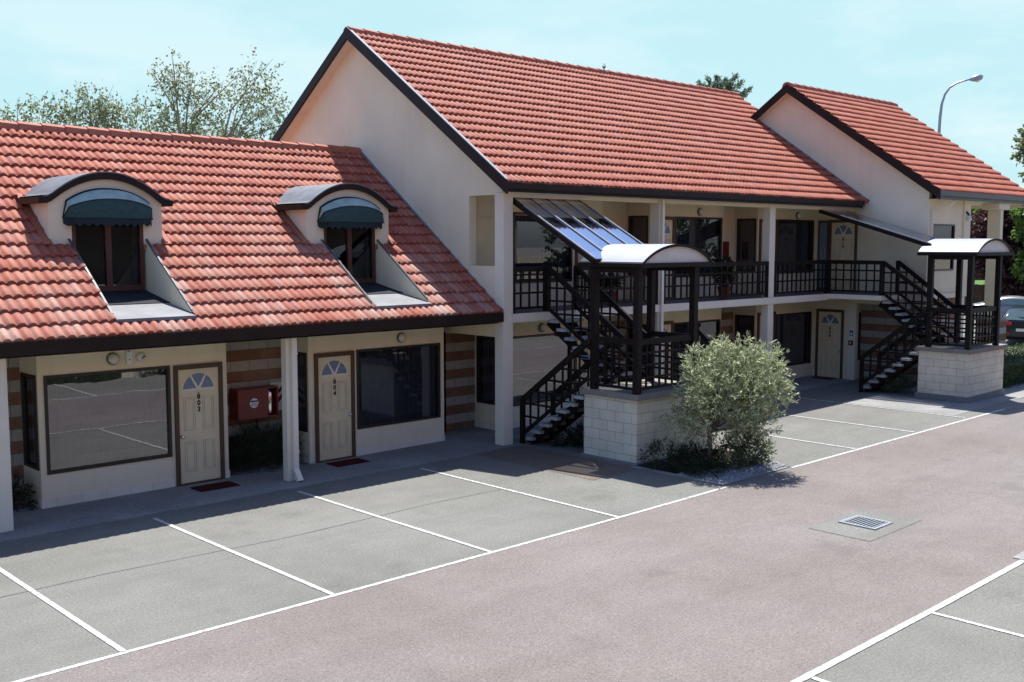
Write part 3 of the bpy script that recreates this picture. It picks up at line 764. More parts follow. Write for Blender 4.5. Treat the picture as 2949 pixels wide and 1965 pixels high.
b=MB(); b.box(32.89,33.54,13.02,13.76,1.78,1.84); b.build('pillar_cap','conc_dark',end)
b=MB(); b.box(32.8,33.6,13.14,13.66,5.2,5.395); b.quad((28.7,13.1,5.405),(35.2,13.1,5.405),(35.2,22.6,5.405),(28.7,22.6,5.405)); b.build('soffit','soffit',end)
b=MB(); b.box(28.42,35.3,13.06,13.10,5.39,5.66); b.box(28.42,35.3,12.98,13.06,5.48,5.67); b.build('gutter','gutter2',end)
b=MB(); rake(b,28.40,28.45,[(12.98,5.62),(yr3,5.62+sl*(yr3-12.98)),(22.75,5.60)],.25); b.build('bargeboard','fascia',end)
b=MB(); rake(b,28.45,28.7,[(13.1,5.55),(yr3,5.55+sl*(yr3-13.1)),(22.6,5.55)],.02); b.build('verge_soffit','trim',end)
b=MB(); rake(b,35.2,35.25,[(12.98,5.62),(yr3,5.62+sl*(yr3-12.98)),(22.75,5.60)],.22); b.build('bargeboard','fascia',end)
b=MB(); b.poly([(34.9,13.2,5.3),(34.9,22.5,5.3),(34.9,yr3,rz3(yr3)-.11)]); b.build('end_gable','wall',end)
tile_roof('roof',end,'tile_b',28.42,35.24,13.02,5.6,yr3,5.6+sl*(yr3-13.02),.345,spr=6)
b=MB(); b.quad((28.42,yr3,8.93),(35.24,yr3,8.93),(35.24,22.7,5.58),(28.42,22.7,5.58)); b.build('rear_roof','tile_b',end,recalc=False)
ridge('ridge_cap',end,'tile_b',28.42,35.24,yr3,8.955)
b=MB(); b.tube([(28.84,13.36,.15),(28.84,13.36,5.12),(29.3,13.2,5.2),(29.7,13.1,5.38)],.03,8); b.build('downpipe','trim',end)
finish(end)
# ================================================================== OUTDOOR STAIRCASES
def slope_rail(b,x,ya,yb,z_bot_a,z_bot_b,z_top_a,z_top_b,sp=.235,phase=0.0,dz=.27):
    b.beam((x,ya,z_top_a-.05),(x,yb,z_top_b-.05),.06,.11)
    b.beam((x,ya,z_bot_a),(x,yb,z_bot_b),.045,.07)
    L=abs(yb-ya); n=max(2,round(L/sp))
    lo=lambda y:z_bot_a+(z_bot_b-z_bot_a)*(y-ya)/(yb-ya); hi=lambda y:z_top_a+(z_top_b-z_top_a)*(y-ya)/(yb-ya)-.1
    for i in range(1,n):
        y=ya+(yb-ya)*i/n; b.beam((x,y,lo(y)),(x,y,hi(y)),.032,.034,up=(0,1,0))
    zmin=min(z_bot_a,z_bot_b); zmax=max(z_top_a,z_top_b); z=zmin+.12+phase
    while z<zmax-.05:
        ys=[ya+(yb-ya)*k/60 for k in range(61)]
        ins=[y for y in ys if lo(y)<z<hi(y)+.05]
        if len(ins)>3: b.beam((x,ins[0],z),(x,ins[-1],z),.03,.04)
        z+=dz
def staircase(X,yl,yu,yp0,yp1,z0,zp,zt,can,label,landing=None):
    """X: left face of lower flight; yl start of lower flight, yu start (top) of upper flight; platform y yp0(front)..yp1(back)"""
    e=empty('outdoor_staircase',(X+.9,yp0+1.5,z0),0,label,'staircase')
    xl0,xl1=X+.03,X+.85; xu0,xu1=X+.87,X+1.72; bx0,bx1=X+.13,X+2.36
    # block base and capped platform
    b=MB(); b.box(bx0,bx1,yp0+.04,yp1-.04,z0-.1,zp-.11); b.build('block_base','block',e)
    b=MB(); b.box(bx0-.07,bx1+.07,yp0-.03,yp1+.03,zp-.11,zp); b.build('platform','conc_dark',e,bevel=.008)
    b=MB(); b.box(bx0-.04,bx1+.04,yp0-.01,yp1+.01,z0-.05,z0+(.05 if landing is None else .15)); b.build('footing','concrete',e)
    # treads
    nl=8; rz_=(zp-z0)/nl; run=(yl-(yp1-.03))/(nl-1)
    for k in range(nl-1):
        y=yl-run*k; z=z0+rz_*(k+1)
        b=MB(); b.box(xl0+.05,xl1-.03,y-run-.03,y,z-.065,z); b.build('tread','tread',e,bevel=.006)
    b=MB(); 
    for xx in (xl0+.2,xl1-.22): b.beam((xx,yl-.1,z0+.02),(xx,yp1,zp-.22),.05,.16); 
    for k in range(nl-1):
        y=yl-run*(k+.5); z=z0+rz_*(k+1); b.box(xl0+.17,xl0+.25,y-.05,y+.05,z-.2,z-.066); b.box(xl1-.25,xl1-.19,y-.05,y+.05,z-.2,z-.066)
    b.build('lower_stringer','dark',e)
    nu=8; rz2_=(zt-zp)/nu; run2=(yu-(yp1-.12))/(nu-.2)
    for k in range(nu-1):
        y=yu-run2*k; z=zt-rz2_*(k+1)
        b=MB(); b.box(xu0+.0,xu1-.0,y-run2-.03,y,z-.065,z); b.build('tread','tread',e,bevel=.006)
    b=MB()
    for xx in (xu0+.14,xu1-.14): b.beam((xx,yu+.12,zt-.22),(xx,yp1-.05,zp-.05),.05,.18)
    for k in range(nu-1):
        y=yu-run2*(k+.5); z=zt-rz2_*(k+1); b.box(xu0+.12,xu0+.2,y-.05,y+.05,z-.2,z-.066); b.box(xu1-.2,xu1-.12,y-.05,y+.05,z-.2,z-.066)
    b.build('upper_stringer','dark',e)
    # posts
    px0,px1=X+.17,X+1.88; pyf,pyb=yp0+.08,yp1-.27; ze=zp+2.37
    for (x,y) in ((px0,pyb),(px0,pyf),(px1,pyb),(px1,pyf)):
        b=MB(); b.box(x-.065,x+.065,y-.065,y+.065,zp,ze); b.build('post','dark',e,bevel=.006)
    for q in ((xl0-.03,xl0+.06,yl-.09,yl,z0,z0+.98),(xl1-.02,xl1+.06,yl-.17,yl-.08,z0,z0+1.0)):
        b=MB(); b.box(*q); b.build('newel_post','dark',e,bevel=.006)
    for q in ((xu0-.05,xu0+.04,yu-.04,yu+.05,zt,zt+.95),(xu1-.03,xu1+.06,yu-.04,yu+.05,zt,zt+.95)):
        b=MB(); b.box(*q); b.build('newel_post','dark',e,bevel=.006)
    # sloping rails
    b=MB()
    slope_rail(b,xl0+.015,yl-.05,pyb+.05,z0+.22,zp+.22,z0+1.0,zp+.98)
    slope_rail(b,xl1+.02,yl-.12,pyb+.05,z0+.2,zp+.2,z0+1.0,zp+.98)
    b.build('lower_railing','dark',e)
    b=MB()
    slope_rail(b,xu0,yu-.02,pyb-.12,zt+.06,zp+.14,zt+.95,zp+1.0)
    slope_rail(b,xu1+.01,yu-.02,pyb+.02,zt+.06,zp+.14,zt+.95,zp+1.0)
    b.build('upper_railing','dark',e)
    b=MB()
    rail_panel(b,(px0,pyb-.07),(px0,pyf+.07),zp,1.03,.2,(0,0),.09,(.27,.5,.74))
    rail_panel(b,(px0+.07,pyf),(px1-.07,pyf),zp,1.03,.2,(0,0),.09,(.27,.5,.74))
    rail_panel(b,(px1,pyf+.07),(px1,pyb-.07),zp,1.03,.2,(0,0),.09,(.27,.5,.74))
    b.build('platform_railing','dark',e)
    # canopy over the platform
    cx0,cx1,cy0,cy1=X-.02,X+2.26,yp0-.14,yp1+.03
    b=MB()
    b.box(cx0,cx0+.09,cy0,cy1,ze,ze+.085); b.box(cx1-.09,cx1,cy0,cy1,ze,ze+.085); b.box(cx0+.09,cx1-.09,cy0,cy0+.09,ze,ze+.085); b.box(cx0+.09,cx1-.09,cy1-.09,cy1,ze,ze+.085)
    b.box(px0-.06,px0+.06,pyf,pyb,ze-.1,ze); b.box(px1-.06,px1+.06,pyf,pyb,ze-.1,ze)
    b.build('canopy_gutter','dark',e,bevel=.01)
    ccx=(cx0+cx1)/2; hw=(cx1-cx0)/2-.08; rise=.33; n=24
    Az=lambda t:ze+.085+rise*(math.sqrt(max(0,1.9-t*t*1.0))-math.sqrt(.9))/(math.sqrt(1.9)-math.sqrt(.9))
    T=[-1+2*i/n for i in range(n+1)]
    b=MB()
    for a,c in zip(T,T[1:]):
        xa,xc=ccx+a*hw,ccx+c*hw
        b.hexa([(xa,cy0+.02,Az(a)),(xc,cy0+.02,Az(c)),(xc,cy1,Az(c)),(xa,cy1,Az(a)),(xa,cy0+.02,Az(a)+.018),(xc,cy0+.02,Az(c)+.018),(xc,cy1,Az(c)+.018),(xa,cy1,Az(a)+.018)])
    b.build('canopy_roof','sheet',e)
    b=MB()
    for a,c in zip(T,T[1:]):
        xa,xc=ccx+a*hw,ccx+c*hw
        b.hexa([(xa,cy0-.0,Az(a)-.03),(xc,cy0,Az(c)-.03),(xc,cy0+.018,Az(c)-.03),(xa,cy0+.018,Az(a)-.03),(xa,cy0,Az(a)+.022),(xc,cy0,Az(c)+.022),(xc,cy0+.018,Az(c)+.022),(xa,cy0+.018,Az(a)+.022)])
    b.build('canopy_edge','dark',e)
    for yy in (cy0+.05,cy1-.04):
        b=MB(); b.poly([(ccx+t*hw*.985,yy,Az(t)-.002) for t in T]); b.build('canopy_end_panel','panel',e)
    # glazed roof over the upper flight
    (gx0,gx1,gyt,gzt,gyb,gzb,nb)=can
    b=MB(); b.quad((gx0,gyb,gzb),(gx1,gyb,gzb),(gx1,gyt,gzt),(gx0,gyt,gzt)); b.build('glazing','glass_can',e,recalc=False)
    b=MB()
    for k in range(nb+1):
        x=gx0+(gx1-gx0)*k/nb
        b.beam((x,gyb,gzb-.055),(x,gyt,gzt-.055),.045 if 0<k<nb else .06,.10)
    b.beam((gx0,gyb,gzb-.04),(gx1,gyb,gzb-.04),.05,.06); b.build('glazing_rafters','dark',e)
    b=MB(); u=.14
    for k in (range(nb+1) if not landing else (0,)):
        x=gx0+(gx1-gx0)*k/nb
        b.beam((x,gyb,gzb+.014),(x,gyb+(gyt-gyb)*.80,gzb+(gzt-gzb)*.80+.014),.03,.02)
    b.build('glazing_bars','galv',e)
    if landing:
        lx0,lx1,ly0=landing
        b=MB(); b.box(lx0,lx1,ly0,15.598,zt-.13,zt); b.build('landing_slab','trim',e)
        b=MB(); b.quad((lx0,ly0,zt+.004),(lx1,ly0,zt+.004),(lx1,15.598,zt+.004),(lx0,15.598,zt+.004)); b.build('landing_floor','balc',e,recalc=False)
        b=MB(); rail_panel(b,(lx0+.05,15.6),(lx0+.05,ly0+.04),zt,.96,.235,(1,1)); 
        if xu0-.05>lx0+.15: rail_panel(b,(lx0+.05,ly0+.04),(xu0,ly0+.04),zt,.96,.2,(0,0))
        b.build('landing_railing','dark',e)
    finish(e)
    return e
staircase(15.0,15.57,15.60,12.5,13.92,0.02,1.37,2.75,(14.93,16.93,15.85,5.19,13.45,3.90,4),
  'dark timber outdoor staircase with white arched canopy, behind the grey green planter tree')
staircase(26.5,14.17,14.02,11.24,12.62,.14,1.50,2.75,(26.83,28.35,15.7,5.14,12.45,4.16,4),
  'far outdoor staircase with a landing and arched canopy, beside the end gable',landing=(27.2,28.68,13.94))
# ================================================================== SMALL FIXTURES
def wall_lamp(loc,rz,label,first=[None]):
    if first[0] is None:
        e=empty('wall_lamp',(0,0,0),0)
        b=MB(); b.lathe([(.105,0),(.105,-.03),(.098,-.045),(.086,-.05)],(0,0,0),'y',24); b.build('lamp_ring','lampring',e,smooth=False)
        b=MB(); b.lathe([(.086,-.04),(.082,-.07),(.066,-.095),(.04,-.112),(.002,-.118)],(0,0,0),'y',24); b.build('lamp_cover','lamp',e,smooth=True)
        first[0]=e; o=e
    else: o=copy_tree(first[0])
    o.location=loc; o.rotation_euler=(0,0,rz); tag(o,label,'lamp','round bulkhead lamps on the walls'); return o
wall_lamp((7.06,YW-.002,2.31),0,'round bulkhead lamp over the reflective window beside door 803, next to a white junction box')
wall_lamp((12.97,YW-.002,2.29),0,'round bulkhead lamp above the dark window beside door 804')
wall_lamp((17.0,YW-.002,2.27),0,'round bulkhead lamp under the balcony, seen left of the near staircase treads')
wall_lamp((22.9,YW-.002,5.01),0,'upper floor bulkhead lamp above the window with tree reflections, middle of the balcony')
wall_lamp((27.7,YW-.002,5.0),0,'upper floor bulkhead lamp nearest the door 819')
wall_lamp((17.0,YW-.002,5.0),0,'upper floor bulkhead lamp behind the glazed canopy of the near staircase')
e=empty('junction_box',(7.33,YW-.002,2.30),0,'white junction box with two conduits beside the round lamp over the reflective window','junction box')
b=MB(); b.box(-.05,.05,-.05,0,-.11,.11); b.build('cover','white',e,bevel=.008)
b=MB()
for u in (-.022,.022): b.tube([(u,-.02,.111),(u,-.02,.26)],.012,8)
b.build('conduit','white',e)
b=MB(); b.lathe([(.012,-.0505),(.012,-.056)],(0,0,-.02),'y',10); b.build('indicator','lampring',e)
e=empty('alarm_sounder',(7.53,YW-.002,2.305),0,'round white alarm sounder right of the white junction box','alarm')
b=MB(); b.lathe([(.075,0),(.075,-.035),(.06,-.06),(.03,-.075),(.002,-.078)],(0,0,0),'y',22); b.build('dome','white',e,smooth=True)
b=MB(); 
for u,w in ((.02,.0),(.042,.012),(.0,-.02)): b.lathe([(.013,-.07),(.012,-.085),(.002,-.088)],(u,0,w),'y',10)
b.build('lens','black',e)
e=empty('sensor_box',(22.75,YW-.002,2.36),0,'small white sensor box with a short tail on the wall under the balcony','sensor')
b=MB(); b.box(-.06,.06,-.05,0,-.09,.09); b.build('cover','white',e,bevel=.008)
b=MB(); b.box(-.1,-.06,-.045,-.005,-.18,-.1); b.build('tail','white',e,bevel=.006)
# hose reel cabinet
e=empty('hose_reel_cabinet',(9.55,YB-.004,.93),0,'red fire hose reel cabinet with a round white label on banded stone','fire cabinet')
W_,H_,Dp=.86,.57,.31
b=MB(); b.box(0,.03,-Dp,0,0,H_); b.box(W_-.03,W_,-Dp,0,0,H_); b.box(.03,W_-.03,-Dp,0,0,.03); b.box(.03,W_-.03,-Dp,0,H_-.03,H_); b.box(.03,W_-.03,-.03,0,.03,H_-.03); b.build('case','red',e,bevel=.006)
b=MB(); b.box(.0,.63,-Dp-.02,-Dp-.001,.0,H_); b.build('front','red',e,bevel=.006)
b=MB(); b.lathe([(.09,-Dp-.021),(.09,-Dp-.023)],(.33,0,.30),'y',28)
l=b.build('label_disc','white',e)
b=MB()
for z,w,h in ((.335,.075,.03),): b.box(.33-w,.33+w,-Dp-.0252,-Dp-.0235,z-h/2,z+h/2)
for z,w in ((.29,.07),(.27,.072),(.25,.06)): b.box(.33-w,.33+w,-Dp-.0252,-Dp-.0235,z-.003,z+.003)
b.build('label_print','black',l)
b=MB(); b.lathe([(.065,.06),(.068,.07),(.068,.45),(.05,.48),(.02,.5)],(.72,-.2,0),'z',18); b.build('extinguisher','chrome',e,smooth=True)
b=MB(); b.tube([(.72,-.2,.5),(.68,-.26,.47),(.66,-.28,.42)],.012,8); b.build('hose','white',e)
b=MB(); b.tube([(.50,-.12,0),(.50,-.12,-.22)],.016,8); b.tube([(.46,-.14,-.20),(.55,-.1,-.19)],.014,6); b.tube([(.50,-.12,-.21),(.54,-.16,-.26)],.013,6); b.build('valve_pipe','dark',e)
e=empty('hose_reel_sign',(10.42,YB-.004,.98),0,'white and red fire hose notice fixed beside the red cabinet','sign')
b=MB(); b.box(0,.3,-.01,0,0,.55); b.build('board','white',e)
b=MB(); b.prism([(0,.10),(.3,.38),(.3,.28),(.09,.08)],'y',-.013,-.0105); b.prism([(0,.27),(.30,.52),(.3,.42),(.0,.22)],'y',-.0135,-.0107); b.build('stripe','red',e)
b=MB()
for k in range(4): b.box(.03,.16,-.013,-.0105,.5-.025*k,.508-.025*k)
b.build('print','black',e)
# door mats
def mat_thing(loc,label,rz=0):
    b=MB(); b.box(-.36,.36,-.2,.2,0,.018); o=b.build('doormat','matred',bevel=.005); o.location=loc; o.rotation_euler=(0,0,rz)
    return tag(o,label,'doormat',kind=None)
mat_thing((8.56,16.42,.022),'dark red doormat between the reflective window and the hose reel cabinet')
mat_thing((11.36,16.5,.022),'dark red doormat between the downpipe column and the dark window')
b=MB(); b.box(-.3,.3,-.2,.2,0,.018); o=b.build('doormat','dark',bevel=.005); o.location=(28.4,16.3,.155); o.rotation_euler=(0,0,R(90)); tag(o,'dark brown doormat in the shade beside the far staircase','doormat')
# fire signs by door 808
e=empty('fire_notice',(28.679,15.62,1.42),R(-90),'white notice with a dark blue emblem on the post beside door 808','sign')
b=MB(); b.box(-.075,.075,-.008,0,-.02,.2); b.build('board','white',e)
b=MB(); b.prism([(-.055,.03),(.055,.03),(.055,.19),(-.055,.19)],'y',-.0105,-.0085); b.build('emblem_field','signblue',e)
b=MB(); b.prism([(0,.035),(.034,.075),(.034,.14),(-.034,.14),(-.034,.075)],'y',-.013,-.0108); b.build('emblem','white',e)
e=empty('fire_call_point',(28.679,15.62,1.24),R(-90),'square red fire alarm call point below the white notice','call point')
b=MB(); b.box(-.07,.07,-.05,0,-.06,.08); b.build('case','red',e,bevel=.008)
b=MB(); b.lathe([(.028,-.0505),(.026,-.056),(.002,-.057)],(0,0,.01),'y',14); b.build('button','white',e)
e=empty('fire_hose_panel',(25.18,YB-.004,3.97),0,'tall red fire panel on the upper floor recess wall, middle of the balcony','fire panel')
b=MB(); b.box(-.13,.13,-.05,0,-.26,.26); b.build('case','red',e,bevel=.01)
b=MB(); b.box(-.09,.09,-.054,-.0505,.0,.2); b.build('front_plate','red',e)
e=empty('security_light',(31.0,13.46,5.05),0,'small dark floodlight under the far eave at the end of the wall','floodlight')
b=MB(); b.tube([(0,0,.1),(.04,-.12,.02),(.06,-.16,-.06)],.03,8); b.build('bracket','black',e)
b=MB(); b.lathe([(.03,0),(.07,-.12),(.075,-.14)],(.07,-.17,-.06),'z',14); b.build('lamp_head','white',e)
# ================================================================== PLANTS
import numpy as np
rng=np.random.default_rng(11)
def leaves(name,parent,m,P,D,Ln,Wd):
    """P (n,3) bases, D (n,3) directions, Ln, Wd lengths/widths -> folded diamond leaves"""
    n=len(P); D=D/np.linalg.norm(D,axis=1,keepdims=True)
    A=rng.normal(size=(n,3)); S=np.cross(D,A); S/=np.linalg.norm(S,axis=1,keepdims=True)+1e-9; U=np.cross(S,D)
    Ln=Ln[:,None]; Wd=Wd[:,None]
    v=np.empty((n,4,3)); v[:,0]=P; v[:,1]=P+D*Ln*.45+S*Wd*.5+U*Wd*.15; v[:,2]=P+D*Ln-U*Ln*.08; v[:,3]=P+D*Ln*.45-S*Wd*.5+U*Wd*.15
    me=bpy.data.meshes.new(name); me.vertices.add(n*4); me.vertices.foreach_set('co',v.ravel())
    me.loops.add(n*4); me.loops.foreach_set('vertex_index',np.arange(n*4,dtype=np.int32))
    me.polygons.add(n); me.polygons.foreach_set('loop_start',np.arange(0,n*4,4,dtype=np.int32))
    me.update(calc_edges=True); me.materials.append(M[m])
    o=bpy.data.objects.new(name,me); COL.objects.link(o)
    if parent: o.parent=parent
    return o
def blob_points(lobes,n,shell=.55):
    """random points in ellipsoid lobes, denser near the surface; returns points and outward dirs"""
    w=np.array([l[3]**2 for l in lobes]); w=w/w.sum(); idx=rng.choice(len(lobes),n,p=w)
    L=np.array([(l[0],l[1],l[2],l[3],l[4] if len(l)>4 else l[3]) for l in lobes])[idx]
    d=rng.normal(size=(n,3)); d/=np.linalg.norm(d,axis=1,keepdims=True)
    r=shell+(1-shell)*rng.random(n)**.6; r*=rng.normal(1,.07,n)
    P=L[:,:3]+d*r[:,None]*np.stack([L[:,3],L[:,3],L[:,4]],1)
    return P,d
def sprigs(P,d,k,spread,upb=.35):
    """k leaves along a short sprig from each point"""
    n=len(P); ax=d*.7+rng.normal(size=(n,3))*.45+np.array([0,0,upb]); ax/=np.linalg.norm(ax,axis=1,keepdims=True)
    t=rng.random((n,k)); Q=P[:,None,:]+ax[:,None,:]*(t*spread)[:,:,None]+rng.normal(size=(n,k,3))*spread*.06
    DD=ax[:,None,:]+rng.normal(size=(n,k,3))*.55
    return Q.reshape(-1,3),DD.reshape(-1,3)
RGT=np.array([.7252,-.6885,0]); FWD=np.array([.6885,.7252,0])
def at(base,s,t,z): p=np.array([base[0],base[1],0])+RGT*s+FWD*t; return (p[0],p[1],z)
def limb_tree(b,base,z0,zt,r,targets,rr=.5,n=7):
    base=Vector((base[0],base[1],z0)); fork=Vector((base.x+.02,base.y,zt))
    b.tube([base,base.lerp(fork,.5)+Vector((r*.4,-r*.3,0)),fork],[r,r*.85,r*.72],n)
    for tg in targets:
        tg=Vector(tg); m=fork.lerp(tg,.5)+Vector((random.uniform(-1,1),random.uniform(-1,1),random.uniform(0,1)))*.1*(tg-fork).length
        b.tube([fork-Vector((0,0,.05)),m,tg],[r*rr,r*rr*.62,r*rr*.2],5)
# planter tree
tb=(15.72,11.33)
tr=empty('planter_tree',(tb[0],tb[1],.05),0,'grey green narrow leaved tree in the pebble bed at the corner of the near staircase','tree')
zz=lambda zy:4.2-(4.2-2.563+.00233*zy)*.967
sx=lambda zx:(155+(zx-750)*.87)*.00215
lob=[]
for zx,zy,r,t in ((520,330,175,.0),(740,330,180,.1),(940,330,175,0),(1110,330,170,-.1),(600,520,200,-.25),(860,520,225,-.2),(1100,520,205,0),(420,560,130,.1),(480,760,125,.1),(740,720,150,.1),(1000,690,150,.1),(1115,800,85,.1),(900,560,220,.5),(640,480,180,.5),(600,130,45,0),(725,100,40,.1),(870,110,55,0),(1120,190,50,0),(700,170,70,.1),(860,200,80,0),(1260,520,70,0),(380,700,110,.1)):
    p=at(tb,sx(zx),t,zz(zy)); lob.append((p[0],p[1],p[2],r*.00222,r*.0023))
P,d=blob_points(lob,2300,.35); Q,DD=sprigs(P,d,9,.17,.25)
n=len(Q); leaves('crown',tr,'leaf_olive',Q-np.array([tb[0],tb[1],.05]),DD,rng.uniform(.06,.12,n),rng.uniform(.015,.026,n))
lob2=[]
for zx,zy,r in ((270,760,100),(220,830,70),(330,880,90),(420,920,80),(200,700,60)):
    p=at(tb,sx(zx),.25,zz(zy)); lob2.append((p[0],p[1],p[2],r*.00222,r*.0023))
P,d=blob_points(lob2,80,.2); Q,DD=sprigs(P,d,9,.18,-.1); n=len(Q)
leaves('lower_foliage',tr,'leaf_olive',Q-np.array([tb[0],tb[1],.05]),DD,rng.uniform(.05,.1,n),rng.uniform(.012,.02,n))
b=MB(); o_=Vector((tb[0],tb[1],.05))
limb_tree(b,(0,0),0,.78,.05,[tuple(Vector(l[:3])-o_) for l in lob[:14]],.5)
b.build('trunk','bark',tr,smooth=True)
def shrub(name,lobes,m,n,k,ln,wd,label,cat,sp=.15,upb=.35,stem=True,group=None,shell=.45):
    c=lobes[0]; z0=zg(c[0])+.01; base=(c[0],c[1],z0)
    e=empty(name,base,0,label,cat,group)
    P,d=blob_points(lobes,n,shell); P[:,2]=np.maximum(P[:,2],z0+.02)
    Q,DD=sprigs(P,d,k,sp,upb); Q[:,2]=np.maximum(Q[:,2],z0+.01); t=len(Q)
    leaves('foliage',e,m,Q-np.array(base),DD,rng.uniform(ln*.7,ln*1.25,t),rng.uniform(wd*.7,wd*1.2,t))
    if stem:
        b=MB()
        for l in lobes:
            for q in range(3): 
                p=Vector(l[:3])+Vector((random.uniform(-1,1)*l[3]*.5,random.uniform(-1,1)*l[3]*.5,0))-Vector(base)
                b.tube([(p.x*.25,p.y*.25,0),(p.x*.7,p.y*.7,max(.05,p.z*.6)),(p.x,p.y,max(.06,p.z))],[.014,.01,.005],5)
        b.build('stems','bark',e)
    return e
shrub('shrub',[(16.5,11.15,.34,.40,.34),(16.8,11.05,.26,.28,.24),(16.15,11.2,.22,.3,.22),(16.75,11.25,.5,.22,.2)],'leaf_shrub',640,9,.07,.018,'rounded green shrub at the foot of the grey green planter tree','shrub')
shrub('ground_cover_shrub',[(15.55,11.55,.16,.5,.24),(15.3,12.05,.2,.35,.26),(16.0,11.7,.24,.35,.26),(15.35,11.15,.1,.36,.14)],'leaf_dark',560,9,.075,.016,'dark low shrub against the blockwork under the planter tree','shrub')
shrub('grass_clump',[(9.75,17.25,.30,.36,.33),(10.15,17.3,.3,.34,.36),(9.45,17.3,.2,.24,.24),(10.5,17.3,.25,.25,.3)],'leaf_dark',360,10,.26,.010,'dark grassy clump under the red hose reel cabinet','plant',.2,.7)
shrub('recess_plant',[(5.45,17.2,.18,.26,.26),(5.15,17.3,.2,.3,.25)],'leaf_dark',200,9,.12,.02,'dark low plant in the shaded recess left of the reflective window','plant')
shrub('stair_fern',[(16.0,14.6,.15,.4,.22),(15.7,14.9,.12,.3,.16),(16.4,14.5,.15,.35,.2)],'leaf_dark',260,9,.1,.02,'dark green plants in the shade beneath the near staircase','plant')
shrub('stair_hedge_plant',[(27.35,13.45,.4,.35,.3),(27.0,13.35,.35,.3,.25),(27.6,13.7,.35,.35,.25)],'leaf_shrub',340,9,.07,.02,'bushy green plant beneath the far staircase','plant')
shrub('flowering_plant',[(32.3,13.0,.35,.3,.25),(31.9,12.9,.3,.25,.2)],'petal',140,5,.06,.05,'pale flowering plant at the stone pillar base','plant',.1)
# mulch and pebble bed
polysheet('planting_bed',[(14.97,10.46),(16.95,10.46),(17.35,11.4),(17.35,12.52),(14.97,12.52)],.012,'soil')
b=MB(); b.box(14.90,14.99,10.42,12.46,0,.06); b.box(14.99,17.0,10.42,10.5,0,.06); b.beam((17.0,10.46,.04),(17.4,11.45,.04),.09,.06); b.box(17.35,17.44,11.47,12.46,0,.07)
tag(b.build('kerb','concrete',bevel=.008),kind='structure')
n=5200; x=rng.uniform(15.0,17.1,n); y=10.5+rng.random(n)**1.5*1.0; r=rng.uniform(.012,.026,n)
V=[];F=[]
oc=np.array([(1,0,0),(0,1,0),(-1,0,0),(0,-1,0),(0,0,.7),(0,0,-.7)])
fc=[(0,1,4),(1,2,4),(2,3,4),(3,0,4),(1,0,5),(2,1,5),(3,2,5),(0,3,5)]
for i in range(n):
    a=rng.uniform(0,6.28); ca,sa=math.cos(a),math.sin(a); k=len(V); st=rng.uniform(.7,1.3)
    for q in oc: 
        u,v,w=q[0]*r[i]*st,q[1]*r[i],q[2]*r[i]; V.append((x[i]+u*ca-v*sa,y[i]+u*sa+v*ca,zg(x[i])+.018+w+.006*(i%3)))
    F+=[tuple(k+t for t in f) for f in fc]
me=bpy.data.meshes.new('pebbles'); me.from_pydata(V,[],F); me.materials.append(M['gravel']); o=bpy.data.objects.new('pebbles',me); COL.objects.link(o); tag(o,'grey pebbles spread at the front of the planting bed','pebbles',kind='stuff')
# potted plants on the balcony
def potted(loc,h,label,spiky,pm='terracotta'):
    e=empty('potted_plant',loc,0,label,'potted plant')
    b=MB(); b.lathe([(.12,0),(.17,.26),(.185,.26),(.185,.31),(.16,.31),(.155,.27)],(0,0,0),'z',18); b.build('pot',pm,e)
    m=420 if spiky else 900
    P=np.zeros((m,3)); 
    if spiky:
        nh=5; c=np.stack([rng.normal(0,.1,nh),rng.normal(0,.1,nh),rng.uniform(.5,h-.1,nh)],1)[rng.integers(0,nh,m)]
        D=rng.normal(size=(m,3))+np.array([0,0,.2]); leaves('foliage',e,'leaf_dark',c,D,rng.uniform(.22,.4,m),rng.uniform(.02,.035,m))
    else:
        P,d=blob_points([(0,0,.6,.26,.3),(.05,0,.85,.18,.2)],m,.2); leaves('foliage',e,'leaf_dark',P,d+rng.normal(size=(m,3))*.5,rng.uniform(.08,.14,m),rng.uniform(.03,.05,m))
    b=MB()
    for q in range(4): b.tube([(0,0,.25),(random.uniform(-.06,.06),random.uniform(-.06,.06),.5),(random.uniform(-.12,.12),random.uniform(-.12,.12),h-.2)],[.018,.014,.008],6)
    b.build('stem','bark',e)
potted((18.65,16.3,2.754),1.15,'spiky leaved plant in a terracotta pot on the balcony behind the near staircase canopy',True)
potted((22.9,16.1,2.754),1.0,'bushy plant in a terracotta pot on the balcony near the red panel',False)
# low hedge by the drive
hl=[]
e=empty('clipped_hedge',(33.5,12.6,.13),0,'low clipped hedge in front of the end block beside the far staircase','hedge')
n=15000
X=rng.uniform(29.7,40,n); Y=rng.uniform(11.75,13.9,n); 
f=rng.random(n); Z=np.where(f<.5,.62+rng.normal(0,.03,n),rng.uniform(.02,.62,n)); Y=np.where(f<.5,Y,np.where(f<.85,11.75+rng.normal(0,.04,n),13.9)); X=np.where(f>.92,29.7+rng.normal(0,.04,n),X); Y=np.where(f>.92,rng.uniform(11.75,13.9,n),Y)
keep=~((X>32.2)&(X<33.6)&(Y>13.1)); 
Pp=np.stack([X,Y,Z+.0],1)[keep]-np.array([33.5,12.6,0]); D=rng.normal(size=Pp.shape)*.7+np.array([0,-.3,.5])
leaves('foliage',e,'leaf_hedge',Pp,D,rng.uniform(.05,.09,len(Pp)),rng.uniform(.025,.04,len(Pp)))
b=MB(); b.box(29.8-33.5,40-33.5,11.85-12.6,13.05-12.6,0,.55); b.build('core','leaf_dark',e)
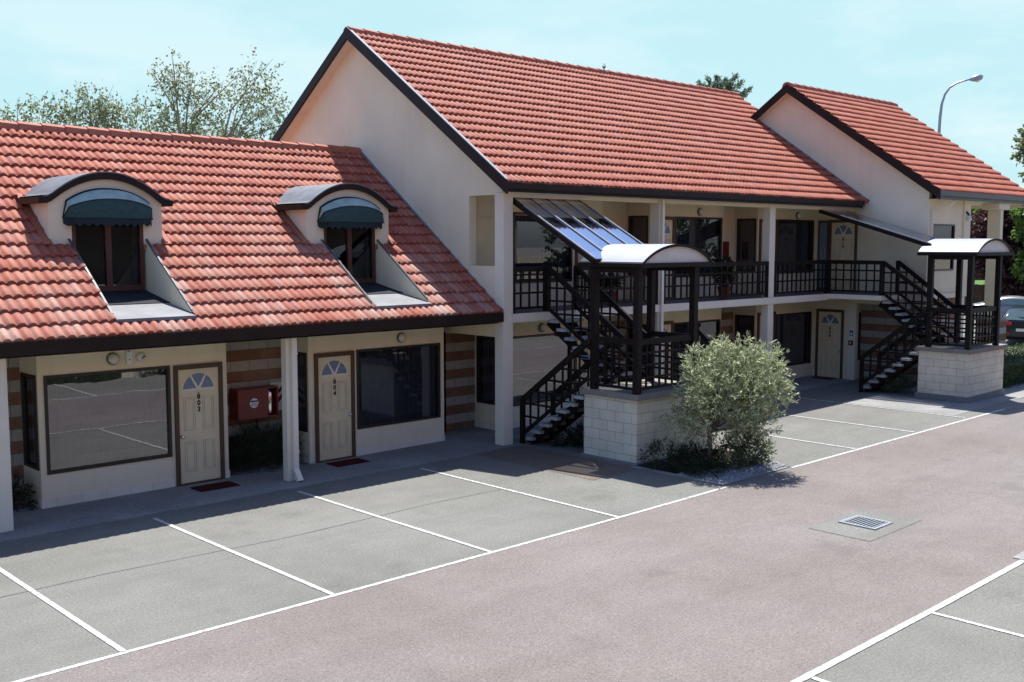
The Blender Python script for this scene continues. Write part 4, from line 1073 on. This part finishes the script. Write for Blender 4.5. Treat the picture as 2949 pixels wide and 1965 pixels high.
# background trees
def tree(name,base,zb,lobes,m,nspr,k,ln,wd,label,bark='barkpale',r=.16,fork=.4,sp=.5,upb=-.2,group=None,shell=.3,twigs=90):
    e=empty(name,(base[0],base[1],zb),0,label,'tree',group); O=np.array([base[0],base[1],zb])
    P,d=blob_points(lobes,nspr,shell); Q,DD=sprigs(P,d,k,sp,upb); t=len(Q)
    leaves('crown',e,m,Q-O,DD+np.array([0,0,-.3]),rng.uniform(ln*.7,ln*1.3,t),rng.uniform(wd*.7,wd*1.2,t))
    b=MB(); h=lobes[0][2]-zb
    top=max(l[2] for l in lobes)-zb
    fk=Vector((0,0,top*fork)); b.tube([(0,0,-.1),(r*.5,0,top*fork*.5),fk],[r,r*.85,r*.7],8)
    for l in lobes:
        tg=Vector(l[:3])-Vector(O); mid=fk.lerp(tg,.5)+Vector((random.uniform(-.3,.3),random.uniform(-.3,.3),.3))
        b.tube([fk,mid,tg,tg+(tg-mid)*.5],[r*.5,r*.3,r*.16,r*.05],6)
        for q in range(max(2,int(twigs*l[3]/8))):
            a=Vector(rng.normal(size=3)); a.normalize(); tip=tg+Vector((a.x*l[3],a.y*l[3],a.z*(l[4] if len(l)>4 else l[3])))*.95
            st=mid.lerp(tg,random.uniform(.2,1)); b.tube([st,st.lerp(tip,.5)+Vector((0,0,.15)),tip],[r*.12,r*.07,.006],4,cap=False)
    b.build('trunk',bark,e,smooth=True)
    return e
CP,SP=.99567,.0929
def WD(py,dep): return dep/(CP+(784-py)/2422*SP)
def TB(px,dep,py=558): return FWD*dep+RGT*((px-1176.5)/2422*WD(py,dep))
def zpx(py,dep): return 4.2+WD(py,dep)*((784-py)/2422*CP-SP)
def bl(px,py,dep,rpx,rpz=None,t=0):
    p=TB(px,dep+t,py); s=dep/2422; return (p[0],p[1],zpx(py,dep),rpx*s,(rpz or rpx)*s)
GT='light leafed trees behind the low wing'
d0=40
p=TB(505,d0)
tree('birch_tree',(p[0],p[1]),0,[bl(595,175,d0,48,36),bl(580,220,d0,50,40),bl(620,250,d0,48,45),bl(545,250,d0,28,38),bl(640,290,d0,40,40),bl(575,300,d0,30,40)],'leaf_birch',330,6,.11,.075,'tall pale limbed tree right behind the ridge, nearest the big gable','barkpale',.11,.7,.55,-.5,GT,.1,60)
p=TB(430,d0+1)
tree('birch_tree',(p[0],p[1]),0,[bl(400,165,d0,40,38),bl(440,195,d0,42,36),bl(490,215,d0,34,30),bl(395,215,d0,38,36),bl(460,250,d0,44,34),bl(520,200,d0,18,18),bl(365,190,d0,16,40)],'leaf_birch',270,6,.11,.075,'thin airy tree with bare upper twigs, middle of the row behind the ridge','barkpale',.11,.7,.5,-.5,GT,.1,110)
p=TB(330,d0+2)
tree('leafy_tree',(p[0],p[1]),0,[bl(340,275,d0,58,40),bl(420,290,d0,60,38),bl(290,270,d0,44,40),bl(480,300,d0,50,30),bl(250,280,d0,40,36),bl(540,310,d0,44,24)],'leaf_birch',430,7,.12,.075,'dense low crowned tree in the middle of the row behind the ridge','barkpale',.1,.6,.45,.1,GT,.1,60)
p=TB(190,d0+1)
tree('leafy_tree',(p[0],p[1]),0,[bl(205,250,d0,40,40),bl(230,280,d0,42,30),bl(175,265,d0,30,48),bl(240,245,d0,26,26)],'leaf_birch',230,7,.12,.075,'rounded tree with a bare leading twig, left of the dense crown behind the ridge','barkpale',.1,.6,.45,.1,GT,.1,80)
p=TB(60,d0)
tree('leafy_tree',(p[0],p[1]),0,[bl(40,270,d0,30,26),bl(100,262,d0,34,28),bl(140,280,d0,34,22),bl(15,285,d0,30,18)],'leaf_birch',200,7,.12,.075,'low leafy tree at the left end of the row behind the ridge','barkpale',.1,.6,.4,.1,GT,.1,80)
d1=58; p=TB(1660,d1)
e=empty('cedar_tree',(p[0],p[1],0),0,'dark layered cedar top rising behind the long ridge','tree'); O=np.array([p[0],p[1],0])
PX=lambda px,py,t=0: np.array(bl(px,py,d1,1,1,t)[:3])-O
b=MB(); b.tube([(0,0,0),tuple(PX(1660,300)),tuple(PX(1662,205))],[.32,.2,.06],7); b.build('trunk','bark',e,smooth=True)
QQ=[];DQ=[]
for (px,py,sy) in ((1588,205,222),(1606,193,218),(1626,184,215),(1648,180,212),(1668,184,214),(1690,178,216),(1704,188,220),(1724,206,226),(1712,212,224),(1702,228,236),(1596,212,226),(1706,244,250),(1640,196,218),(1676,198,220),(1618,203,224),(1690,240,252),(1654,214,228),(1574,202,216),(1684,215,232),(1632,214,230)):
    A_=PX(1660,sy); B_=PX(px,py,random.uniform(-1.2,1.2)); n=230; t=rng.random(n)**.75*.95+.05
    Q=A_+(B_-A_)*t[:,None]; sag=np.sin(t*3.1)*.16; Q[:,2]-=sag; Q+=rng.normal(size=(n,3))*np.array([.3,.3,.09])*(1.15-t)[:,None]
    dd=(B_-A_)/np.linalg.norm(B_-A_); QQ.append(Q); DQ.append(dd+rng.normal(size=(n,3))*.75+np.array([0,0,.15]))
QQ=np.concatenate(QQ); DQ=np.concatenate(DQ); leaves('crown',e,'leaf_conifer',QQ,DQ,rng.uniform(.14,.28,len(QQ)),rng.uniform(.04,.075,len(QQ)))
d2=56; p=TB(2330,d2)
tree('purple_tree',(p[0],p[1]),0,[bl(2290,520,d2,40,50),bl(2330,500,d2,50,40),bl(2345,560,d2,60,60),bl(2300,600,d2,40,46),bl(2370,620,d2,50,60),bl(2262,545,d2,24,30),bl(2268,600,d2,22,24),bl(2335,640,d2,44,30)],'leaf_purple',2300,9,.24,.17,'purple leaved tree behind the fence at the right of the picture','bark',.25,.3,.5,0,None,.3)
d3=75; p=TB(2275,d3)
tree('green_tree',(p[0],p[1]),0,[bl(2265,535,d3,34,36),bl(2300,500,d3,44,30),bl(2250,575,d3,30,24),bl(2350,480,d3,50,30),bl(2262,488,d3,30,28)],'leaf_bright',1100,9,.3,.2,'bright green tree beyond the purple leaved tree','bark',.25,.3,.6,0,None,.3)
d6=54; p=TB(2375,d6)
tree('lime_tree',(p[0],p[1]),0,[bl(2352,488,d6,15,14),bl(2362,512,d6,16,16),bl(2356,540,d6,12,14),bl(2350,622,d6,12,10),bl(2366,600,d6,18,18)],'leaf_bright',330,9,.2,.13,'bright lime green foliage at the right picture edge beside the purple leaved tree','bark',.12,.4,.4,0,None,.2)
d4=52; p=TB(2410,d4)
tree('street_tree',(p[0],p[1]),0,[bl(2398,345,d4,40,46),bl(2368,318,d4,16,18),bl(2360,352,d4,16,20),bl(2400,300,d4,30,24),bl(2376,385,d4,16,18)],'leaf_birch',420,10,.2,.13,'grey green tree just entering at the right edge above the porch roof','bark',.25,.75,.5,-.2,None,.2,80)
d5=120
for px,py,r,lab in ((2240,600,40,'far dark tree beyond the lawn, leftmost in the porch gap'),(2400,590,60,'far dark tree beyond the lawn, right of the purple leaved tree')):
    p=TB(px,d5); tree('far_tree',(p[0],p[1]),0,[bl(px,py,d5,r,r*.8),bl(px+25,py-20,d5,r*.8,r*.7)],'leaf_hedge',500,9,.5,.35,lab,'bark',.3,.3,.9,0,None,.4)
# ================================================================== STREET LAMP, FENCE, CARS
dl=42
A=TB(2157,dl,320); e=empty('street_lamp',(A[0],A[1],0),0,'tall galvanised street lamp with a curved arm behind the end block roof','street lamp')
hp=lambda px,py:tuple(Vector(tuple(TB(px,dl,py)-A)[:2]+(zpx(py,dl),)))
b=MB(); b.tube([(0,0,0),(0,0,4),(0,0,zpx(320,dl)),hp(2160,270),hp(2164,240),hp(2171,218),hp(2182,202),hp(2198,192),hp(2216,186),hp(2232,182)],[.1,.085,.065,.058,.05,.045,.042,.038,.035,.032],10); b.build('pole','galv',e,smooth=True)
q=Vector(hp(2232,183)); q2=Vector(hp(2258,176)); 
b=MB(); dirv=(q2-q).normalized(); b.tube([q-dirv*.05,q+dirv*.08,q+dirv*.2,q2-dirv*.08,q2],[.05,.11,.13,.12,.05],10); b.build('lamp_head','galv',e,smooth=True)
b=MB(); b.tube([q+dirv*.12+Vector((0,0,-.06)),q+dirv*.25+Vector((0,0,-.09)),q2-dirv*.06+Vector((0,0,-.06))],[.05,.09,.05],10); b.build('lamp_glass','lamp',e,smooth=True)
# fence
A=np.array([61.0,24.1,0]); fd=RGT/np.linalg.norm(RGT)
e=empty('timber_fence',(A[0],A[1],.13),math.atan2(fd[1],fd[0]),'brown timber paling fence between the parked cars and the lawn','fence')
b=MB()
for k in range(-60,110):
    b.box(k*.152,k*.152+.145,-.012+.004*(k%2),.012+.004*(k%2),.02,1.72+.02*math.sin(k*1.7))
b.build('palings','fence',e)
b=MB()
for z in (.35,1.4): b.box(-9.1,16.7,.03,.08,z,z+.09)
for k in range(-4,8): b.box(k*2.3-.05,k*2.3+.05,.02,.12,0,1.75)
b.build('rails','fence',e)
A=TB(2262,60); e=empty('timber_trellis',(A[0],A[1],.13),math.atan2(fd[1],fd[0]),'small timber frame standing above the fence, seen between the porch pillars','trellis')
b=MB()
for x in (-.7,.55): b.box(x,x+.16,-.2,-.1,0,2.75)
for z in (1.95,2.62): b.box(-.54,.55,-.19,-.11,z,z+.14)
b.build('frame','fence',e)
def car(loc,rz,paint,label,hatch=True,detail=True):
    """length along local x (front +x), width along y"""
    e=empty('parked_car',loc,rz,label,'car')
    L=4.3 if hatch else 4.7; W=.88
    # stations: x, half width, z bottom, z belt, z roof, half width at roof
    if hatch: st=[(-2.12,.74,.42,.86,.9,.72),(-2.05,.84,.28,1.0,1.06,.78),(-1.75,.87,.24,1.03,1.36,.66),(-1.3,W,.22,1.02,1.47,.64),(-.3,W,.2,1.0,1.5,.64),(.45,W,.2,.98,1.42,.62),(1.1,W,.22,.96,1.02,.7),(1.75,.85,.24,.86,.88,.7),(2.05,.76,.3,.7,.72,.62),(2.15,.66,.4,.6,.62,.55)]
    else: st=[(-2.36,.70,.42,.82,.84,.66),(-2.25,.82,.28,.98,1.0,.72),(-1.75,.87,.24,1.02,1.05,.72),(-1.0,W,.22,1.0,1.40,.6),(-.4,W,.2,.98,1.46,.62),(.3,W,.2,.97,1.42,.62),(1.05,W,.22,.95,1.0,.7),(1.8,.85,.24,.84,.86,.7),(2.2,.76,.3,.68,.7,.62),(2.32,.64,.4,.58,.6,.55)]
    b=MB(); rings=[]
    for (x,hw,zb,zl,zr,hr) in st:
        i=len(b.v)
        half=[(hw*.86,zb),(hw,zb+.16),(hw*1.0,(zb+zl)/2+.05),(hw*.97,zl),(hr*1.0,zl+(zr-zl)*.93),(hr*.78,zr),]
        pts=[(y,z) for y,z in half]+[(0,zr+.015)]+[(-y,z) for y,z in reversed(half)]
        b.v+=[(x,y,z) for y,z in pts]; rings.append((i,len(pts)))
    n=rings[0][1]
    for (a,_),(c,_) in zip(rings,rings[1:]):
        for k in range(n-1): b.f.append((a+k,a+k+1,c+k+1,c+k)); b.mi.append(0)
        b.f.append((a+n-1,a,c,c+n-1)); b.mi.append(0)
    b.f.append(tuple(range(rings[0][0],rings[0][0]+n))); b.mi.append(0); b.f.append(tuple(reversed(range(rings[-1][0],rings[-1][0]+n)))); b.mi.append(0)
    body=b.build('body',paint,e,smooth=True); sb=body.modifiers.new('sub','SUBSURF'); sb.levels=1; sb.render_levels=2
    for s in (-1,1):
        for x in (-1.32,1.32):
            b=MB(); b.lathe([(.2,-.1),(.31,-.1),(.325,-.06),(.325,.06),(.31,.1),(.2,.1)],(x,s*.8,.325),'y',24); w=b.build('wheel','tyre',e)
            b=MB(); b.lathe([(.2,s*.09-.01),(.19,s*.09+.01),(.05,s*.09+.012)],(x,s*.8,.325),'y',12); b.build('rim','galv',w)
        # side glass
        b=MB()
        xs=(-1.75,-.2,.0,.95) if hatch else (-1.35,-.25,-.15,.9)
        zt=1.38 if hatch else 1.34
        b.poly([(xs[0]+.1,s*.852,1.06),(xs[1],s*.872,1.04),(xs[1],s*.70,zt),(xs[0]+.5,s*.70,zt-.02)]); b.poly([(xs[2]-.1,s*.872,1.04),(xs[3],s*.855,1.02),(xs[3]-.55,s*.70,zt-.02),(xs[2]-.1,s*.70,zt)])
        b.build('side_window','carglass',e)
        b=MB(); 
        if hatch: b.hexa([(-2.14,s*.80,.80),(-2.17,s*.42,.84),(-2.1,s*.42,.84),(-1.9,s*.885,.86),(-2.10,s*.80,1.0),(-2.14,s*.42,.93),(-2.08,s*.42,.93),(-1.85,s*.885,1.0)])
        else: b.hexa([(-2.34,s*.74,.76),(-2.38,s*.40,.78),(-2.3,s*.40,.78),(-2.1,s*.855,.8),(-2.3,s*.74,.92),(-2.34,s*.40,.9),(-2.28,s*.40,.9),(-2.06,s*.855,.93)])
        b.build('tail_light','taillight',e,bevel=.02)
    b=MB()
    if hatch: b.hexa([(-2.06,-.66,1.04),(-2.06,.66,1.04),(-1.98,.66,1.04),(-1.98,-.66,1.04),(-1.77,-.56,1.36),(-1.77,.56,1.36),(-1.7,.56,1.36),(-1.7,-.56,1.36)])
    else: b.hexa([(-1.80,-.62,1.06),(-1.80,.62,1.06),(-1.7,.62,1.06),(-1.7,-.62,1.06),(-1.10,-.52,1.40),(-1.10,.52,1.40),(-1.0,.52,1.40),(-1.0,-.52,1.40)])
    b.build('rear_window','carglass',e)
    b=MB(); xr=-2.17 if hatch else -2.39
    b.box(xr,xr+.05,-.26,.26,.60,.71); b.build('number_plate','white',e)
    b=MB()
    for s in (-1,1): b.box(xr+.0,xr+.06,s*.62-.14,s*.62+.14,.50,.55)
    b.build('reflector','taillight',e)
    b=MB(); b.beam((-2.02,-.1,1.07),(-1.9,.35,1.2),.02,.02); 
    if hatch: b.build('rear_wiper','black',e)
    return e
hv=math.atan2(FWD[1],FWD[0])
p=TB(2370,43); car((p[0],p[1],.13),hv-R(30),'carblack','black hatchback with a red tail light parked beyond the stone porch pillar',True)
p=TB(2352,52); car((p[0],p[1],.13),hv-R(112),'carsilver','silver saloon car parked side on in front of the timber fence',False)
p=TB(2375,150); car((p[0],p[1],.16),hv-R(80),'carblue','distant blue car on the road beyond the lawn',True)
# ================================================================== OPPOSITE BUILDING (mirrored in the windows)
op=empty('opposite_motel_block',(18,-4,0),0,'dull beige motel block across the parking area, mirrored in the windows','building')
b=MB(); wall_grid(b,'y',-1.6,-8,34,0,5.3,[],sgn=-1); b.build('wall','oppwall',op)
b=MB(); b.box(-8,34,-1.6,-.3,2.57,2.75); b.build('balcony_slab','trim',op)
b=MB(); b.quad((-8,-.1,5.35),(34,-.1,5.35),(34,-6,9),(-8,-6,9)); b.quad((-8,-12,5.3),(34,-12,5.3),(34,-6,9),(-8,-6,9)); b.poly([(34,-.1,5.35),(34,-6,9),(34,-12,5.3)]); b.build('roof','tile_b',op)
b=MB(); b.box(-8,34,-.1,-.05,5.15,5.4); b.build('fascia','fascia',op)
for x in (-2,8,18,28): 
    for z in (.55,3.3):
        b=MB(); b.box(x,x+2,-1.62,-1.57,z,z+1.57); b.build('window','carglass',op)
finish(op)
tree('opposite_tree',(44,-5),0,[(42,-4,3.6,2.6,2.4),(46,-5,4.5,2.6,2.6),(50,-6,3.6,2.8,2.4),(44,-5,6,2,1.6),(55,-8,4,3,3)],'leaf_hedge',900,9,.34,.24,'leafy green tree across the parking area, mirrored in the balcony windows','bark',.25,.3,.6,0,None,.3)
b=MB(); b.box(34,90,-9.2,-9,0,3.4); tag(b.build('boundary_wall','wall'),'pale rendered boundary wall behind the mirrored green tree','wall')
e=empty('opposite_hedge',(24,.2,0),0,'dark clipped hedge along the opposite building, mirrored in the windows','hedge')
e.location=(0,0,0)
b=MB(); b.box(-8,13.5,-.6,2.1,0,.85); b.box(33.5,38,-.6,1.9,.1,1.0); b.build('core','leaf_dark',e)
n=9000; P=np.stack([np.concatenate([rng.uniform(-8,13.6,n-2500),rng.uniform(33.5,38,2500)]),rng.uniform(-.6,2.3,n),rng.uniform(.05,1.05,n)],1); leaves('foliage',e,'leaf_hedge',P,rng.normal(size=(n,3))+np.array([0,.6,.5]),rng.uniform(.08,.14,n),rng.uniform(.04,.06,n))
e=empty('bird',(23.15,20.55,9.12),R(40),'small dark bird perched on the ridge of the long roof','bird')
b=MB(); b.tube([(-.15,0,.07),(-.06,0,.08),(.0,0,.10),(.06,0,.13),(.09,0,.17),(.11,0,.19),(.135,0,.185)],[.012,.035,.05,.048,.032,.028,.006],8); b.tube([(.02,.015,0),(.02,.015,.07)],.006,5); b.tube([(.02,-.015,0),(.02,-.015,.07)],.006,5); b.build('body','black',e,smooth=True)
b=MB(); b.box(13.6,14.25,-.6,2.0,0,1.3); tag(b.build('blockwork_pier','block'),'pale blockwork pier across the parking area, mirrored in the big reflective window','pier')
shrub('mirrored_shrub',[(14.75,2.0,.5,.5,.5),(15.2,2.1,.35,.4,.35)],'leaf_shrub',420,9,.09,.03,'leafy shrub beside the blockwork pier, mirrored in the big reflective window','shrub')
# ================================================================== LIGHT, SKY, CAMERA
sd=Vector((.255,.32,1)).normalized()
el=math.asin(sd.z); rot=math.atan2(sd.x,sd.y)
L=bpy.data.lights.new('sun','SUN'); L.energy=5.0; L.angle=R(.5); L.color=(1,.975,.93)
so=bpy.data.objects.new('sun',L); COL.objects.link(so); so.rotation_euler=sd.to_track_quat('Z','Y').to_euler(); so.location=(0,0,40)
w=bpy.data.worlds.new('World'); scene.world=w; w.use_nodes=True
nt=w.node_tree; nt.nodes.clear(); out=nt.nodes.new('ShaderNodeOutputWorld')
sky=nt.nodes.new('ShaderNodeTexSky'); sky.sky_type='NISHITA'; sky.sun_disc=False; sky.sun_elevation=el; sky.sun_rotation=rot; sky.air_density=1.0; sky.dust_density=1.2; sky.ozone_density=1.0
tc=nt.nodes.new('ShaderNodeTexCoord').outputs['Generated']
s=N(nt,'SeparateXYZ',{0:tc}); zc=s.outputs[2]
low=ramp(nt,zc,(.0,.5,1,0))
lowp=math_n(nt,'POWER',low,2.0)
cl=noise(nt,N(nt,'Mapping',{'Vector':tc,'Scale':(1.0,1.0,3.2)}).outputs[0],3.4,7,.58)
cm=math_n(nt,'MULTIPLY',ramp(nt,cl,(.45,.58)),lowp)
fr=N(nt,'VectorMath',{0:tc,1:(.66,.75,0)},operation='DOT_PRODUCT').outputs['Value']
glow=math_n(nt,'MULTIPLY',ramp(nt,fr,(.45,.85)),ramp(nt,zc,(.3,.6,1,0)))
tint=mixc(nt,1,sky.outputs[0],SKY_TINT if 'SKY_TINT' in globals() else (.89,1.02,1.28),'MULTIPLY')
tint=mixc(nt,math_n(nt,'MULTIPLY',glow,.95),tint,(2.95,4.5,4.75))
col=mixc(nt,math_n(nt,'MULTIPLY',math_n(nt,'MULTIPLY',cm,glow),.6),tint,(5.5,5.6,5.6))
bg=N(nt,'Background',{'Color':col,'Strength':.1}); nt.links.new(bg.outputs[0],out.inputs[0])
cam=bpy.data.cameras.new('camera'); co=bpy.data.objects.new('camera',cam); COL.objects.link(co)
cam.sensor_width=36; cam.lens=37.06; cam.clip_end=3000; cam.clip_start=.1
a=R(46.485); pt=R(5.331)
f=Vector((math.cos(a)*math.cos(pt),math.sin(a)*math.cos(pt),-math.sin(pt)))
co.location=(0,0,4.2); co.rotation_euler=f.to_track_quat('-Z','Y').to_euler()
scene.camera=co
vs=scene.view_settings; vs.view_transform='Standard'; vs.look='None'; vs.exposure=.95; vs.gamma=1
scene.cycles.max_bounces=8; scene.cycles.transparent_max_bounces=16; scene.cycles.use_denoising=True
